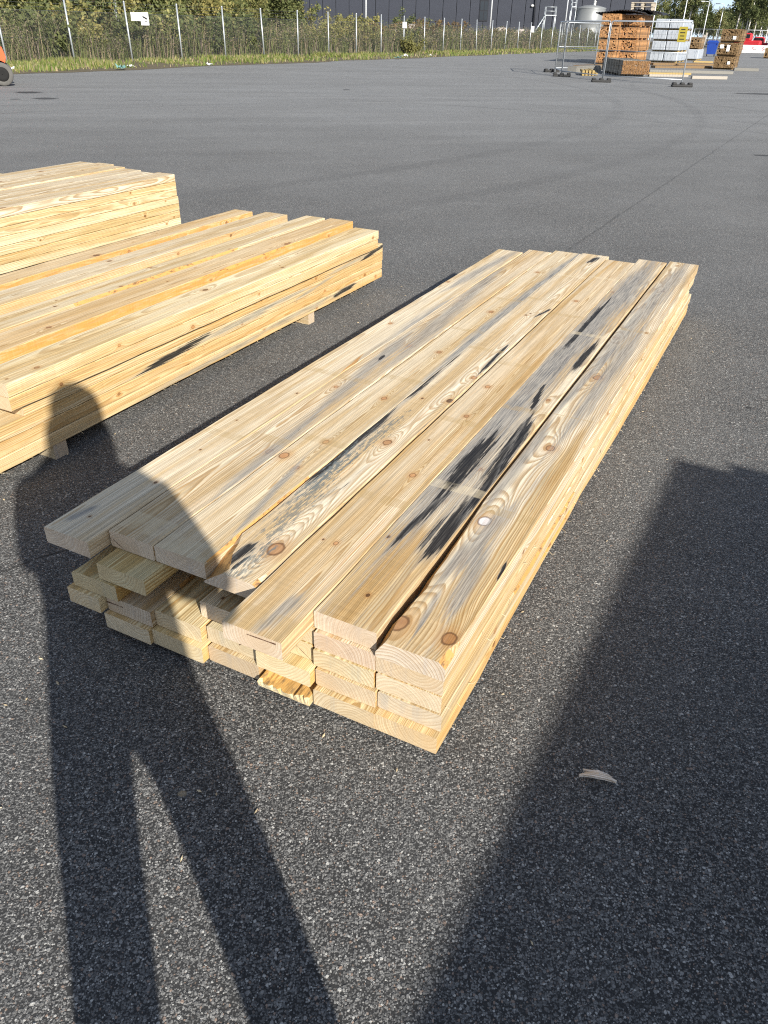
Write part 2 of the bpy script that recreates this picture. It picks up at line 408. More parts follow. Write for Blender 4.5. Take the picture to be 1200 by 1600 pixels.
class MB:
    """collects shapes into one mesh"""
    def __init__(self): self.v, self.f, self.mi, self.smooth = [], [], [], []
    def add(self, vs, fs, mi=0, smooth=False):
        b = len(self.v); self.v += [tuple(p) for p in vs]
        self.f += [tuple(i + b for i in f) for f in fs]; self.mi += [mi] * len(fs); self.smooth += [smooth] * len(fs)
        return self
    def box(self, c, s, rot=None, bev=0.0, mi=0):
        hx, hy, hz = s[0] / 2, s[1] / 2, s[2] / 2
        rot = rot or Matrix.Identity(3); c = Vector(c)
        if bev <= 0:
            vs = [c + rot @ Vector((sx * hx, sy * hy, sz * hz)) for sx in (-1, 1) for sy in (-1, 1) for sz in (-1, 1)]
            return self.add(vs, [(0, 1, 3, 2), (4, 6, 7, 5), (0, 4, 5, 1), (2, 3, 7, 6), (0, 2, 6, 4), (1, 5, 7, 3)], mi)
        b = min(bev, hx * 0.9, hy * 0.9, hz * 0.9)
        prof = [(hx - b, hy), (hx, hy - b), (hx, -hy + b), (hx - b, -hy), (-hx + b, -hy), (-hx, -hy + b), (-hx, hy - b), (-hx + b, hy)]
        rings = []
        for zz, k in ((-hz, b), (-hz + b, 0), (hz - b, 0), (hz, b)):
            rings.append([c + rot @ Vector((px - math.copysign(min(k, abs(px)), px) * (1 if k else 0), py_ - math.copysign(min(k, abs(py_)), py_) * (1 if k else 0), zz)) for px, py_ in prof])
        vs = [p for r in rings for p in r]; fs = []
        for k in range(3):
            for i in range(8):
                j = (i + 1) % 8
                fs.append((k * 8 + j, k * 8 + i, (k + 1) * 8 + i, (k + 1) * 8 + j))
        fs += [tuple(range(8)), tuple(range(31, 23, -1))]
        return self.add(vs, fs, mi)
    def tube(self, pts, rad, n=6, mi=0, caps=True, smooth=True):
        pts = [Vector(p) for p in pts]
        rads = rad if isinstance(rad, (list, tuple)) else [rad] * len(pts)
        vs, fs = [], []
        for i, p in enumerate(pts):
            d = (pts[min(i + 1, len(pts) - 1)] - pts[max(i - 1, 0)])
            d = d.normalized() if d.length > 1e-9 else Vector((0, 0, 1))
            a = d.cross(Vector((0, 0, 1)) if abs(d.z) < 0.95 else Vector((1, 0, 0))).normalized(); b = d.cross(a)
            for k in range(n):
                t = 2 * math.pi * k / n
                vs.append(p + (a * math.cos(t) + b * math.sin(t)) * rads[i])
        for i in range(len(pts) - 1):
            for k in range(n):
                j = (k + 1) % n
                fs.append((i * n + k, i * n + j, (i + 1) * n + j, (i + 1) * n + k))
        if caps: fs += [tuple(range(n - 1, -1, -1)), tuple((len(pts) - 1) * n + k for k in range(n))]
        return self.add(vs, fs, mi, smooth)
    def lathe(self, prof, n=20, c=(0, 0, 0), axis='Z', mi=0, smooth=True):
        vs, fs = [], []
        for (r, h) in prof:
            for k in range(n):
                t = 2 * math.pi * k / n
                p = (r * math.cos(t), r * math.sin(t), h)
                if axis == 'Y': p = (p[0], p[2], p[1])
                if axis == 'X': p = (p[2], p[0], p[1])
                vs.append((p[0] + c[0], p[1] + c[1], p[2] + c[2]))
        for i in range(len(prof) - 1):
            for k in range(n):
                j = (k + 1) % n
                fs.append((i * n + k, i * n + j, (i + 1) * n + j, (i + 1) * n + k))
        return self.add(vs, fs, mi, smooth)
    def mesh(self, name):
        me = bpy.data.meshes.new(name)
        me.from_pydata(self.v, [], self.f); me.update()
        if any(self.mi): me.polygons.foreach_set('material_index', self.mi)
        me.polygons.foreach_set('use_smooth', self.smooth)
        bm = bmesh.new(); bm.from_mesh(me); bmesh.ops.recalc_face_normals(bm, faces=bm.faces); bm.to_mesh(me); bm.free()
        return me
    def build(self, name, mat, parent=None, loc=None, rotz=0.0):
        return obj(name, self.mesh(name), mat, parent, loc, rotz)
def rz(a): return Matrix.Rotation(a, 3, 'Z')
def rx(a): return Matrix.Rotation(a, 3, 'X')
def ry(a): return Matrix.Rotation(a, 3, 'Y')

# ================================================================== GROUND
def asphalt_mat():
    M = Mat('asphalt')
    p = M.coord('Object'); x, y, z = M.sep(p)
    jit = M.noise(p, 90.0, 2, 0.6, col=True)
    n2 = M.node('ShaderNodeVectorMath', operation='MULTIPLY_ADD'); M.setin(n2, 0, jit); n2.inputs[1].default_value = (0.006, 0.006, 0); M.setin(n2, 2, p)
    pj = M.sock(n2.outputs[0])
    def stones(sc, lo, hi, fill):
        v = M.vor(pj, sc, dims='2D')
        ra, rb, rc = M.sep(M.sock(v.outputs['Color']))
        d = M.sock(v.outputs['Distance'])
        m = ra.ss(lo, hi) * (1.0 - d.ss(fill - 0.16, fill + 0.06))
        return m, rb, rc, d
    m1, a1, b1, d1 = stones(105.0, 0.80, 0.90, 0.48)
    m2, a2, b2, d2 = stones(172.0, 0.42, 0.70, 0.52)
    m3, a3, b3, d3 = stones(270.0, 0.45, 0.70, 0.55)
    fine = M.noise(p, 420.0, 2, 0.7)
    binder = M.scale((0.034, 0.034, 0.034), fine * 1.5 + 0.25)
    def scol(a, b):
        c = M.mix((0.115, 0.115, 0.113), (0.34, 0.335, 0.32), a * a)
        c = M.mix(c, (0.37, 0.25, 0.18), b.ss(0.93, 0.97) * 0.7)
        return M.mix(c, (0.62, 0.61, 0.57), b.lt(0.06) * 0.8)
    c = M.mix(binder, scol(a3, b3), m3 * 0.8)
    c = M.mix(c, scol(a2, b2), m2 * 0.85)
    c = M.mix(c, scol(a1, b1), m1 * 0.85)
    big = M.noise(p, 0.13, 4, 0.6); mid = M.noise(p, 1.1, 4, 0.6)
    c = M.scale(c, (big - 0.5) * 0.6 + (mid - 0.5) * 0.5 + 1.0)
    # dust swept towards the edges of the yard
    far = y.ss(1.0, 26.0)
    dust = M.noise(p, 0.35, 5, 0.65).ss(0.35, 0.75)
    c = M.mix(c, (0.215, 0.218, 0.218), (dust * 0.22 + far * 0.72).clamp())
    # tyre sweeps: long soft curved bands far out
    tr = M.noise(M.vec(x * 0.05 + y * 0.02, y * 0.85 - x * 0.25, 0.0), 1.0, 4, 0.6)
    c = M.scale(c, 1.0 + (tr - 0.5) * 0.55 * (y / 18.0).clamp())
    # day joints, cracks and thin shadow lines painted dark
    wobx = (M.noise(p, 2.2, 4, 0.7) - 0.5)
    wobf = (M.noise(p, 14.0, 4, 0.7) - 0.5)
    def line(P, Q, w, dark, wob):
        nonlocal c
        P, Q = Vector(P[:2]), Vector(Q[:2]); L = (Q - P).length; dx, dy = (Q - P) / L
        s = (x - P.x) * dx + (y - P.y) * dy
        d = ((x - P.x) * -dy + (y - P.y) * dx + wobx * wob + wobf * wob * 0.25).abs()
        m = (1.0 - d.ss(w * 0.4, w)) * s.gt(0) * s.lt(L) * (wobf * 2.0 + 0.75).clamp()
        c = M.mix(c, (0.018, 0.018, 0.018), m * dark)
    g = ground
    line(g(-200, 962), g(150, 842), 0.008, 0.85, 0.06)
    line(g(880, 395), g(1300, 112), 0.020, 0.35, 0.05)
    line(g(793, 107), g(900, 118), 0.030, 0.6, 0.5)  # thin shadow line painted dark beside the temporary fence
    line(g(793, 107), g(830, 99), 0.030, 0.5, 0.5)  # second painted shadow line, meeting the first at its far end
    line(g(700, 980), g(860, 660), 0.006, 0.25, 0.04)
    # faint tyre sweeps where lorries turn
    for (cx, cy, rad, w, k) in ((-6, 8, 17, .16, .22), (-6, 8, 18.9, .16, .20), (9, 2, 24, .14, .20), (9, 2, 25.8, .14, .16), (-20, 30, 27, .2, .22), (-20, 30, 29, .2, .2), (30, 30, 21, .16, .16), (22, 5, 18, .12, .14)):
        ex, ey = x - cx, y - cy
        d = ((ex * ex + ey * ey).sqrt() - rad + wobx * 0.35).abs()
        c = M.mix(c, (0.055, 0.055, 0.056), (1.0 - d.ss(w * 0.5, w)) * (big * 2.2 - 0.5).clamp() * k)
    # oil and tar stains
    def blot(P, rx_, ry_, dark, colr=(0.02, 0.02, 0.021)):
        nonlocal c
        ex, ey = (x - P.x) / rx_, (y - P.y) / ry_
        d = (ex * ex + ey * ey).sqrt() + wobx * 1.6 + wobf * 0.7
        c = M.mix(c, colr, (1.0 - d.ss(0.7, 1.05)) * dark)
    blot(g(46, 144.5), 0.42, 0.40, 0.8); blot(g(70, 154), 0.36, 0.35, 0.75); blot(g(24, 155), 0.15, 0.2, 0.5)
    blot(g(541, 140), 0.13, 0.35, 0.5); blot(g(1195, 147), 1.3, 0.5, 0.7); blot(g(1196, 243), 0.25, 0.12, 0.7)
    blot(g(285, 1240), 0.014, 0.012, 0.7, (0.33, 0.27, 0.18)); blot(g(1170, 637), 0.02, 0.014, 0.8)
    h = m1 * 1.0 + m2 * 0.6 + m3 * 0.35 + fine * 0.35
    return M.done(c, 0.82, M.bump(h, 0.55, 0.0035), 0.25)
ASPH = asphalt_mat()
bm = MB()
N = [-900, -300, -100, -40, -15, 0, 15, 40, 100, 300, 900]
vs_ = [(a, b, 0.0) for b in N for a in N]
n_ = len(N)
bm.add(vs_, [(j * n_ + i, j * n_ + i + 1, (j + 1) * n_ + i + 1, (j + 1) * n_ + i) for j in range(n_ - 1) for i in range(n_ - 1)])
tag(bm.build('asphalt_ground', ASPH), kind='structure')

# the fence line (runs beside the yard) and the strip of earth behind the edge of the asphalt
FA = R_(28.0)
FN = Vector((math.cos(FA), -math.sin(FA), 0)); FD = Vector((math.sin(FA), math.cos(FA), 0))
F_C = -32.36
def fpt(n, s, z=0.0): return FN * (F_C + n) + FD * s + Vector((0, 0, z))     # n > 0 towards the yard
soil = Mat('earth'); sp = soil.coord()
sn_ = soil.noise(sp, 1.3, 5, 0.65)
SOIL = soil.done(soil.mix((0.085, 0.070, 0.048), (0.16, 0.14, 0.10), sn_), 0.9, soil.bump(soil.noise(sp, 9, 4), 0.8, 0.05), 0.1)
def VE(s): return 4.3 - 0.9 * min(1.0, max(0.0, (s - 26) / 60.0))      # how far the verge reaches into the yard
e = MB(); rnd = random.Random(3)
edge = []
for i in range(140):
    s = -20 + i * 1.6
    edge.append((fpt(VE(s) + 0.35 * math.sin(i * 0.7) + rnd.uniform(-0.25, 0.25), s, 0.006), fpt(VE(s) - 1.0, s, 0.07 + rnd.uniform(-.02, .03)), fpt(0.2, s, 0.12), fpt(-4, s, 0.2 + rnd.uniform(-.1, .15)), fpt(-16, s, 0.7 + rnd.uniform(-.2, .3)), fpt(-60, s, 0.4), fpt(-260, s, 0.1)))
vv = [p for r in edge for p in r]
e.add(vv, [(i * 7 + k, i * 7 + k + 1, (i + 1) * 7 + k + 1, (i + 1) * 7 + k) for i in range(139) for k in range(6)], smooth=True)
tag(e.build('earth_verge', SOIL), kind='structure')

# ================================================================== PLANKS
T = 0.063           # layer pitch
BW = 0.196
PLANK_RZ = math.atan2(U.y, U.x)
def plank_mesh(L, w, T_=0.0606, wane=(), crook=0.0, bow=0.0, seed=0, splinter=False):
    """wane: (corner, x0, x1, dy, dz); corner is t/b + l/r (r = towards the sunlit side)"""
    r = random.Random(seed)
    xs = sorted(set([0, 0.012, 0.03, 0.06, 0.1, 0.15, 0.2, 0.26, 0.33, 0.42] + [0.42 + (L - 0.43) * k / 22 for k in range(1, 23)] + [L]))
    b0 = 0.0030
    vs, wv = [], []
    ph = [r.uniform(0, 6.28) for _ in range(8)]
    tap = r.uniform(-0.002, 0.002)
    for xx in xs:
        y0 = crook * math.sin(math.pi * xx / L) + 0.0008 * math.sin(xx * 3.1 + ph[4])
        z0 = bow * math.sin(math.pi * xx / L)
        hw = w / 2 + 0.0007 * math.sin(xx * 7 + ph[5]) + tap * (xx / L - .5)
        C = {}
        for k, cn in enumerate(('tl', 'tr', 'br', 'bl')):
            dy = b0 * (1 + 0.5 * math.sin(xx * 17 + ph[k])); dz = dy; wf = 0.0
            for (wc, xa, xb, wy, wz) in wane:
                if wc != cn: continue
                mid, hl = (xa + xb) / 2, (xb - xa) / 2
                f = max(0.0, 1 - ((xx - mid) / hl) ** 2)
                f = f ** 0.6 * (0.85 + 0.15 * math.sin(xx * 23 + ph[k]) + 0.1 * math.sin(xx * 51))
                dy += wy * f; dz += wz * f; wf = max(wf, min(1, f * 3))
            C[cn] = (dy, min(dz, T_ - 0.004), wf)
        # order: seen along +x, start at top-left (y = +hw is left, away from the sun)
        (a, b_, wa), (c_, d_, wb), (e_, f_, wc_), (g_, h_, wd) = C['tl'], C['tr'], C['br'], C['bl']
        pts = [(hw, T_ - b_, wa), (hw - a, T_, wa), (-hw + c_, T_, wb), (-hw, T_ - d_, wb), (-hw, f_, wc_), (-hw + e_, 0, wc_), (hw - g_, 0, wd), (hw, h_, wd)]
        for (yy, zz, ww) in pts: vs.append((xx, yy + y0, zz + z0)); wv.append(ww)
    fs = []
    for i in range(len(xs) - 1):
        for k in range(8):
            j = (k + 1) % 8
            fs.append((i * 8 + k, (i + 1) * 8 + k, (i + 1) * 8 + j, i * 8 + j))
    n = len(xs)
    fs += [tuple(range(8)), tuple((n - 1) * 8 + k for k in range(7, -1, -1))]
    wf_ = []
    for f in fs:
        # wane only on the slanted strips (between the two points of one corner)
        k = sorted(set(i % 8 for i in f))
        wf_.append(1.0 if (len(f) == 4 and (k in ([0, 1], [2, 3], [4, 5], [6, 7])) and min(wv[i] for i in f) > 0.3) else 0.0)
    me = bpy.data.meshes.new('plank')
    me.from_pydata(vs, [], fs); me.update()
    at = me.attributes.new('wane', 'FLOAT', 'FACE')
    at.data.foreach_set('value', wf_)
    bm_ = bmesh.new(); bm_.from_mesh(me)
    bmesh.ops.recalc_face_normals(bm_, faces=bm_.faces)
    bm_.to_mesh(me); bm_.free()
    return me
def splinter_mesh(L, w, T_, seed):
    """a plank whose near end is torn: the top has broken away in long fibres"""
    r = random.Random(seed)
    ny_ = 26
    xs = [0, 0.02, 0.045, 0.075, 0.11, 0.15, 0.19, 0.24] + [0.24 + (L - 0.24) * k / 12 for k in range(1, 13)]
    ln = []; hh = []
    for j in range(ny_):
        e_ = j / (ny_ - 1)
        if j == 0 or r.random() < 0.22: lv = r.uniform(0.05, 0.21); hv = r.uniform(0.32, 0.55)
        ln.append(lv + r.uniform(-0.006, 0.006)); hh.append(hv + r.uniform(-0.02, 0.02))
    vs, fs, wf = [], [], []
    for i, xx in enumerate(xs):
        for j in range(ny_):
            yy = w / 2 - w * j / (ny_ - 1)
            f = 1.0 if xx >= ln[j] else hh[j] + 0.25 * (xx / ln[j]) ** 2
            vs.append((xx + (r.uniform(-0.006, 0.006) if i == 0 else 0), yy, T_ * f))
    for i, xx in enumerate(xs):
        for j in range(ny_):
            yy = w / 2 - w * j / (ny_ - 1)
            vs.append((xx, yy, 0.0))
    o = len(xs) * ny_
    for i in range(len(xs) - 1):
        for j in range(ny_ - 1):
            a, b, c, d = i * ny_ + j, i * ny_ + j + 1, (i + 1) * ny_ + j + 1, (i + 1) * ny_ + j
            fs.append((a, b, c, d)); wf.append(0.85 if xs[i] < max(ln[j], ln[j + 1]) else 0.0)
            fs.append((o + a, o + d, o + c, o + b)); wf.append(0.0)
        for j, s in ((0, 1), (ny_ - 1, -1)):
            a, d = i * ny_ + j, (i + 1) * ny_ + j
            fs.append((a, d, o + d, o + a) if s > 0 else (d, a, o + a, o + d)); wf.append(0.0)
    for i in (0, len(xs) - 1):
        for j in range(ny_ - 1):
            a, b = i * ny_ + j, i * ny_ + j + 1
            fs.append((a, o + a, o + b, b) if i == 0 else (b, o + b, o + a, a)); wf.append(0.0)
    me = bpy.data.meshes.new('plank'); me.from_pydata(vs, [], fs); me.update()
    at = me.attributes.new('wane', 'FLOAT', 'FACE'); at.data.foreach_set('value', wf)
    bm_ = bmesh.new(); bm_.from_mesh(me); bmesh.ops.recalc_face_normals(bm_, faces=bm_.faces); bm_.to_mesh(me); bm_.free()
    return me

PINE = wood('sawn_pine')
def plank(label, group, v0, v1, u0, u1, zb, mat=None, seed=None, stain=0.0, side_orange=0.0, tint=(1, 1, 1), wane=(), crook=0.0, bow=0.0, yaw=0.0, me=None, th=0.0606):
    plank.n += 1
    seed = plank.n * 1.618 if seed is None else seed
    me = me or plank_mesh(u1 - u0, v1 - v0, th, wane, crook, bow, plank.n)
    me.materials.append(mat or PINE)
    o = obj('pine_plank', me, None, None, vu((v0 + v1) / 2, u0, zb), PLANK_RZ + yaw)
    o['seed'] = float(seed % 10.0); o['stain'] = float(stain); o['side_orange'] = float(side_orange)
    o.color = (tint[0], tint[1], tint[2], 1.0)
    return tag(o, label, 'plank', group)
plank.n = 0
ORD = ['', 'first', 'second', 'third', 'fourth', 'fifth', 'sixth', 'seventh']
rt = random.Random(5)
def tint():
    k = rt.uniform(0.84, 1.06)
    return (k, k * rt.uniform(0.955, 1.01), k * rt.uniform(0.80, 1.0))

# ---- the stack in the middle: seven planks wide, five layers
Z0 = 0.03
ZT = Z0 + 5 * T
MG = 'planks of the low stack with black-stained tops'
B = {   # column: (v left, v right, u near, u far)
    1: (-1.861, -1.674, 1.300, 5.540), 2: (-1.668, -1.487, 1.384, 5.645), 3: (-1.484, -1.290, 1.387, 5.722), 4: (-1.286, -1.091, 1.372, 5.752),
    5: (-1.086, -0.890, 1.203, 5.660), 6: (-0.887, -0.690, 1.357, 5.795), 7: (-0.681, -0.482, 1.335, 5.850)}
def loc(k, px, py):
    """photo pixel on the top of top-layer plank k -> plank-local (x, y)"""
    v, u = to_vu(px, py, ZT)
    return u - B[k][2], -(v - (B[k][0] + B[k][1]) / 2)
def K(k, lst): return [loc(k, px, py) + (r, kind) for (px, py, r, kind) in lst]
def ST(k, lst): return [loc(k, a, b) + loc(k, c, d) + (w, kind, 'top') for (a, b, c, d, w, kind) in lst]
bandpx = {1: [(330, 672, .05, 'dark'), (505, 580, .05, 'dark')], 2: [(235, 820, .1, 'pale'), (440, 690, .06, 'dark'), (565, 595, .05, 'dark')],
          3: [(275, 850, .10, 'pale'), (520, 692, .05, 'dark'), (632, 593, .05, 'dark'), (728, 515, .045, 'dark'), (790, 467, .04, 'dark')],
          4: [(770, 548, .04, 'dark'), (860, 470, .04, 'dark'), (905, 433, .04, 'pale')],
          5: [(590, 777, .055, 'dark'), (705, 655, .05, 'dark'), (795, 568, .05, 'dark'), (870, 490, .05, 'dark'), (370, 955, .10, 'dark'), (925, 432, .04, 'pale')],
          6: [(725, 765, .06, 'pale'), (840, 645, .05, 'dark'), (930, 525, .05, 'pale')],
          7: [(800, 805, .05, 'dark'), (930, 660, .012, 'dark'), (1010, 520, .045, 'dark')]}
def BD(k): return [(loc(k, px, py)[0], w, kind) for (px, py, w, kind) in bandpx[k]]
mats = {
 1: wood('pine_plank_edge', K(1, [(243, 753, .006, 'd'), (313, 702, .004, 'd'), (370, 656, .004, 'd'), (464, 614, .005, 'd'), (140, 806, .004, 'd'), (610, 505, .010, 'p'), (700, 440, .010, 'o')]),
         ST(1, [(105, 812, 150, 790, .02, 'grey'), (560, 570, 700, 470, .05, 'grey'), (700, 450, 800, 396, .05, 'grey'), (470, 650, 560, 560, .02, 'orange')]), BD(1), False),
 2: wood('pine_plank_grey_streak', K(2, [(421, 705, .014, 'o'), (525, 604, .010, 'p'), (640, 540, .014, 'p'), (720, 470, .012, 'o')]),
         ST(2, [(330, 790, 500, 640, .045, 'grey'), (500, 640, 640, 520, .05, 'grey'), (620, 560, 780, 420, .07, 'grey'), (600, 555, 592, 562, .012, 'black')]), BD(2), False),
 3: wood('pine_plank_blue_band', K(3, [(444, 711, .018, 'p'), (463, 730, .011, 'o'), (509, 690, .012, 'p'), (600, 622, .012, 'p'), (686, 550, .012, 'o'), (767, 487, .014, 'o'), (840, 425, .012, 'o')]),
         ST(3, [(640, 620, 780, 490, .030, 'grey'), (700, 565, 900, 400, .042, 'grey'), (750, 515, 905, 397, .035, 'grey'), (370, 830, 470, 720, .018, 'grey'), (720, 556, 700, 575, .016, 'black')]), BD(3), False),
 4: wood('pine_plank_black_edge', K(4, [(431, 857, .026, 'o'), (605, 691, .017, 'o'), (703, 626, .015, 'd'), (660, 622, .006, 'd'), (741, 590, .013, 'p'), (822, 492, .007, 'd'), (829, 490, .006, 'd')]),
         ST(4, [(486, 748, 616, 640, .030, 'black'), (342, 888, 400, 848, .030, 'black'), (360, 890, 390, 868, .012, 'black'), (400, 860, 560, 690, .10, 'mould'), (470, 775, 640, 640, .08, 'mould'), (350, 915, 430, 840, .08, 'mould'),
                (640, 620, 720, 548, .022, 'black'), (752, 580, 792, 540, .014, 'black'), (838, 494, 862, 482, .014, 'black'), (918, 410, 935, 402, .03, 'black')]), BD(4), False),
 5: wood('pine_plank_pale', K(5, [(729, 650, .011, 'o'), (762, 604, .012, 'p'), (525, 848, .008, 'p'), (645, 742, .012, 'p'), (670, 687, .004, 'd'), (505, 842, .004, 'd'), (900, 470, .012, 'p')]),
         ST(5, [(370, 960, 740, 590, .026, 'tan'), (740, 590, 960, 408, .018, 'tan'), (600, 830, 860, 545, .024, 'tan'), (470, 960, 620, 790, .03, 'pale'), (400, 985, 470, 930, .03, 'grey')]), BD(5), False),
 6: wood('pine_plank_black_stain', K(6, [(750, 733, .009, 'p'), (692, 780, .010, 'p'), (575, 929, .006, 'd'), (607, 838, .006, 'd'), (823, 613, .011, 'o'), (856, 625, .009, 'o'), (883, 560, .012, 'p'), (958, 456, .010, 'o'), (975, 470, .008, 'd')]),
         ST(6, [(515, 985, 650, 820, .13, 'tan'), (628, 835, 820, 615, .11, 'grey'), (740, 700, 1010, 420, .10, 'grey'), (800, 640, 1020, 410, .10, 'grey'),
                (668, 862, 776, 752, .062, 'black'), (735, 805, 822, 660, .050, 'black'), (622, 842, 706, 762, .020, 'black'), (690, 772, 772, 678, .045, 'black'), (770, 760, 830, 650, .018, 'black'),
                (896, 577, 932, 535, .022, 'black'), (880, 545, 950, 470, .020, 'black'), (830, 640, 850, 600, .018, 'black')]), BD(6), False),
 7: wood('pine_plank_big_knots', K(7, [(623, 972, .026, 'o'), (702, 997, .020, 'o'), (757, 814, .022, 'w'), (860, 700, .018, 'o'), (934, 590, .022, 'o'), (1010, 520, .008, 'o'), (1036, 455, .012, 'o'), (1060, 415, .008, 'o'), (963, 527, .010, 'p')]),
         ST(7, [(700, 1010, 900, 690, .045, 'tan'), (690, 905, 800, 790, .045, 'grey'), (700, 960, 760, 860, .035, 'grey'), (760, 790, 860, 660, .030, 'grey'), (880, 680, 1000, 520, .050, 'grey'), (940, 560, 1070, 415, .08, 'grey'), (870, 640, 960, 545, .03, 'grey'),
                (740, 980, 880, 770, .016, 'orange'), (778, 905, 790, 880, .006, 'black'), (650, 985, 690, 920, .01, 'grey')]), BD(7), False, ring=0.0052),
}
top_lab = {1: 'pale plank with pinhead knots along the shadow side of the low stack, top layer', 2: 'grey-streaked plank with one oval knot beside the pinhead-knot plank, top layer',
           3: 'plank with a long blue-grey band down its edge, top layer of low stack', 4: 'plank with torn near corner, round orange knot and mould specks, top layer',
           5: 'clean pale plank jutting furthest forward on the low stack, top layer', 6: 'plank with the long jet black stain on its top face',
           7: 'wide-grained plank with big orange knots at the sunlit edge of the low stack, top layer'}
wanes = {3: [('tr', 0.0, 0.75, 0.006, 0.02)], 4: [('tl', -0.16, 0.17, 0.070, 0.050), ('tl', 0.2, 0.95, 0.007, 0.02), ('tr', -0.03, 0.05, 0.01, 0.006)], 7: [('tl', -0.5, 0.75, 0.024, 0.04), ('tr', -0.10, 0.10, 0.016, 0.014)], 2: [('tl', 3.6, 4.4, .012, .02)]}
for k in range(1, 8):
    a, b, c, d = B[k]
    plank(top_lab[k], MG, a, b, c, d, Z0 + 4 * T, mats[k], stain=0.16 if k in (1, 2, 4) else (0.38 if k in (6, 7) else 0.0), wane=wanes.get(k, ()), seed=[0, 1.3, 2.9, 4.15, 5.6, 6.8, 7.35, 8.2][k], crook=0.003 * (-1) ** k, bow=0.0015, tint=[0, (1, 1.01, 1.06), (.99, .98, 1.0), (.99, 1.0, 1.04), (1.0, 1.0, 1.04), (1.0, .985, 1.0), (.95, .94, .97), (.97, .965, 1.0)][k])
low = {  # (layer, column): (v left, v right, u near)
    (2, 1): (-1.865, -1.672, 1.62), (2, 2): (-1.645, -1.452, 1.293), (2, 3): (-1.446, -1.262, 1.72), (2, 4): (-1.258, -1.072, 1.78), (2, 5): (-1.068, -0.888, 1.355), (2, 6): (-0.881, -0.686, 1.345), (2, 7): (-0.682, -0.485, 1.345),
    (3, 1): (-1.762, -1.572, 1.284), (3, 2): (-1.566, -1.38, 1.78), (3, 3): (-1.376, -1.304, 1.9), (3, 4): (-1.300, -1.108, 1.357), (3, 5): (-1.092, -0.893, 1.352), (3, 6): (-0.882, -0.686, 1.339), (3, 7): (-0.681, -0.484, 1.342),
    (4, 1): (-1.778, -1.642, 1.268), (4, 2): (-1.637, -1.454, 1.295), (4, 3): (-1.450, -1.270, 1.312), (4, 4): (-1.262, -1.072, 1.330), (4, 5): (-1.066, -0.876, 1.310), (4, 6): (-0.872, -0.675, 1.330), (4, 7): (-0.672, -0.479, 1.337),
    (5, 1): (-1.86, -1.665, 1.75), (5, 2): (-1.642, -1.455, 1.278), (5, 3): (-1.453, -1.256, 1.290), (5, 4): (-1.252, -1.062, 1.314), (5, 5): (-1.055, -0.876, 1.296), (5, 6): (-0.869, -0.672, 1.311), (5, 7): (-0.669, -0.476, 1.312)}
for (ly, k), (a, b, c) in low.items():
    lab = 'plank in %s layer down, %s row from sunlit side of low black-stained stack' % (ORD[ly], ORD[8 - k])
    far = 5.62 + rt.uniform(-0.12, 0.2)
    me = None
    if (ly, k) == (5, 5):
        me = splinter_mesh(far - c, b - a, 0.0618, 4); lab = 'plank with torn splintered end in the bottom layer of the low stack'
    w = ()
    if (ly, k) == (4, 2): w = [('tr', 0.10, 0.9, 0.022, 0.03)]
    if (ly, k) == (3, 1): w = [('tl', -0.2, 0.3, 0.012, 0.012)]
    if k == 7: w = [('br', rt.uniform(0.3, 1.2), rt.uniform(1.6, 2.8), 0.008, 0.010)]
    if (ly, k) == (5, 7): w = [('br', 0.35, 2.1, 0.018, 0.036), ('tr', 0.9, 1.5, .006, .008)]
    if (ly, k) == (4, 7): w = [('tr', 0.5, 1.35, 0.012, 0.016), ('br', 2.2, 3.4, .006, .01)]
    th = 0.0618
    jv = rt.uniform(-0.004, 0.003) if k == 7 else 0.0
    plank(lab, MG, a + jv, b + jv, c, far, Z0 + (5 - ly) * T, me=me, stain=rt.choice([0, 0.1, 0.25]) if k < 7 else 0.34, tint=tint() if k < 7 else {2: (.97, .95, .90), 3: (1, .98, .92), 4: (.88, .87, .84), 5: (.98, .90, .74)}[ly], wane=w, seed=rt.uniform(0, 10), side_orange=0.35 if k == 6 else ((0.10, 0.05, 0.0, 0.30)[ly - 2] if k == 7 else rt.choice([0.0, 0.5])))
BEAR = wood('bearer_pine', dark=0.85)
def bearer(v0, v1, u, zt, h, w, label, group):
    me = plank_mesh(v1 - v0, w, h - 0.002, seed=int(u * 100) + 3)
    me.materials.append(BEAR)
    o = obj('bearer', me, None, None, vu(v0, u, 0.0), math.atan2(VV.y, VV.x))
    o['seed'] = (u * 3.3) % 10; o['stain'] = 0.1; o['side_orange'] = 0.0
    return tag(o, label, 'bearer', group)
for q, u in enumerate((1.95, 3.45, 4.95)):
    bearer(-1.84, -0.50, u, Z0, Z0, 0.1, 'thin pine lath under the low black-stained stack', 'laths under the low stack')

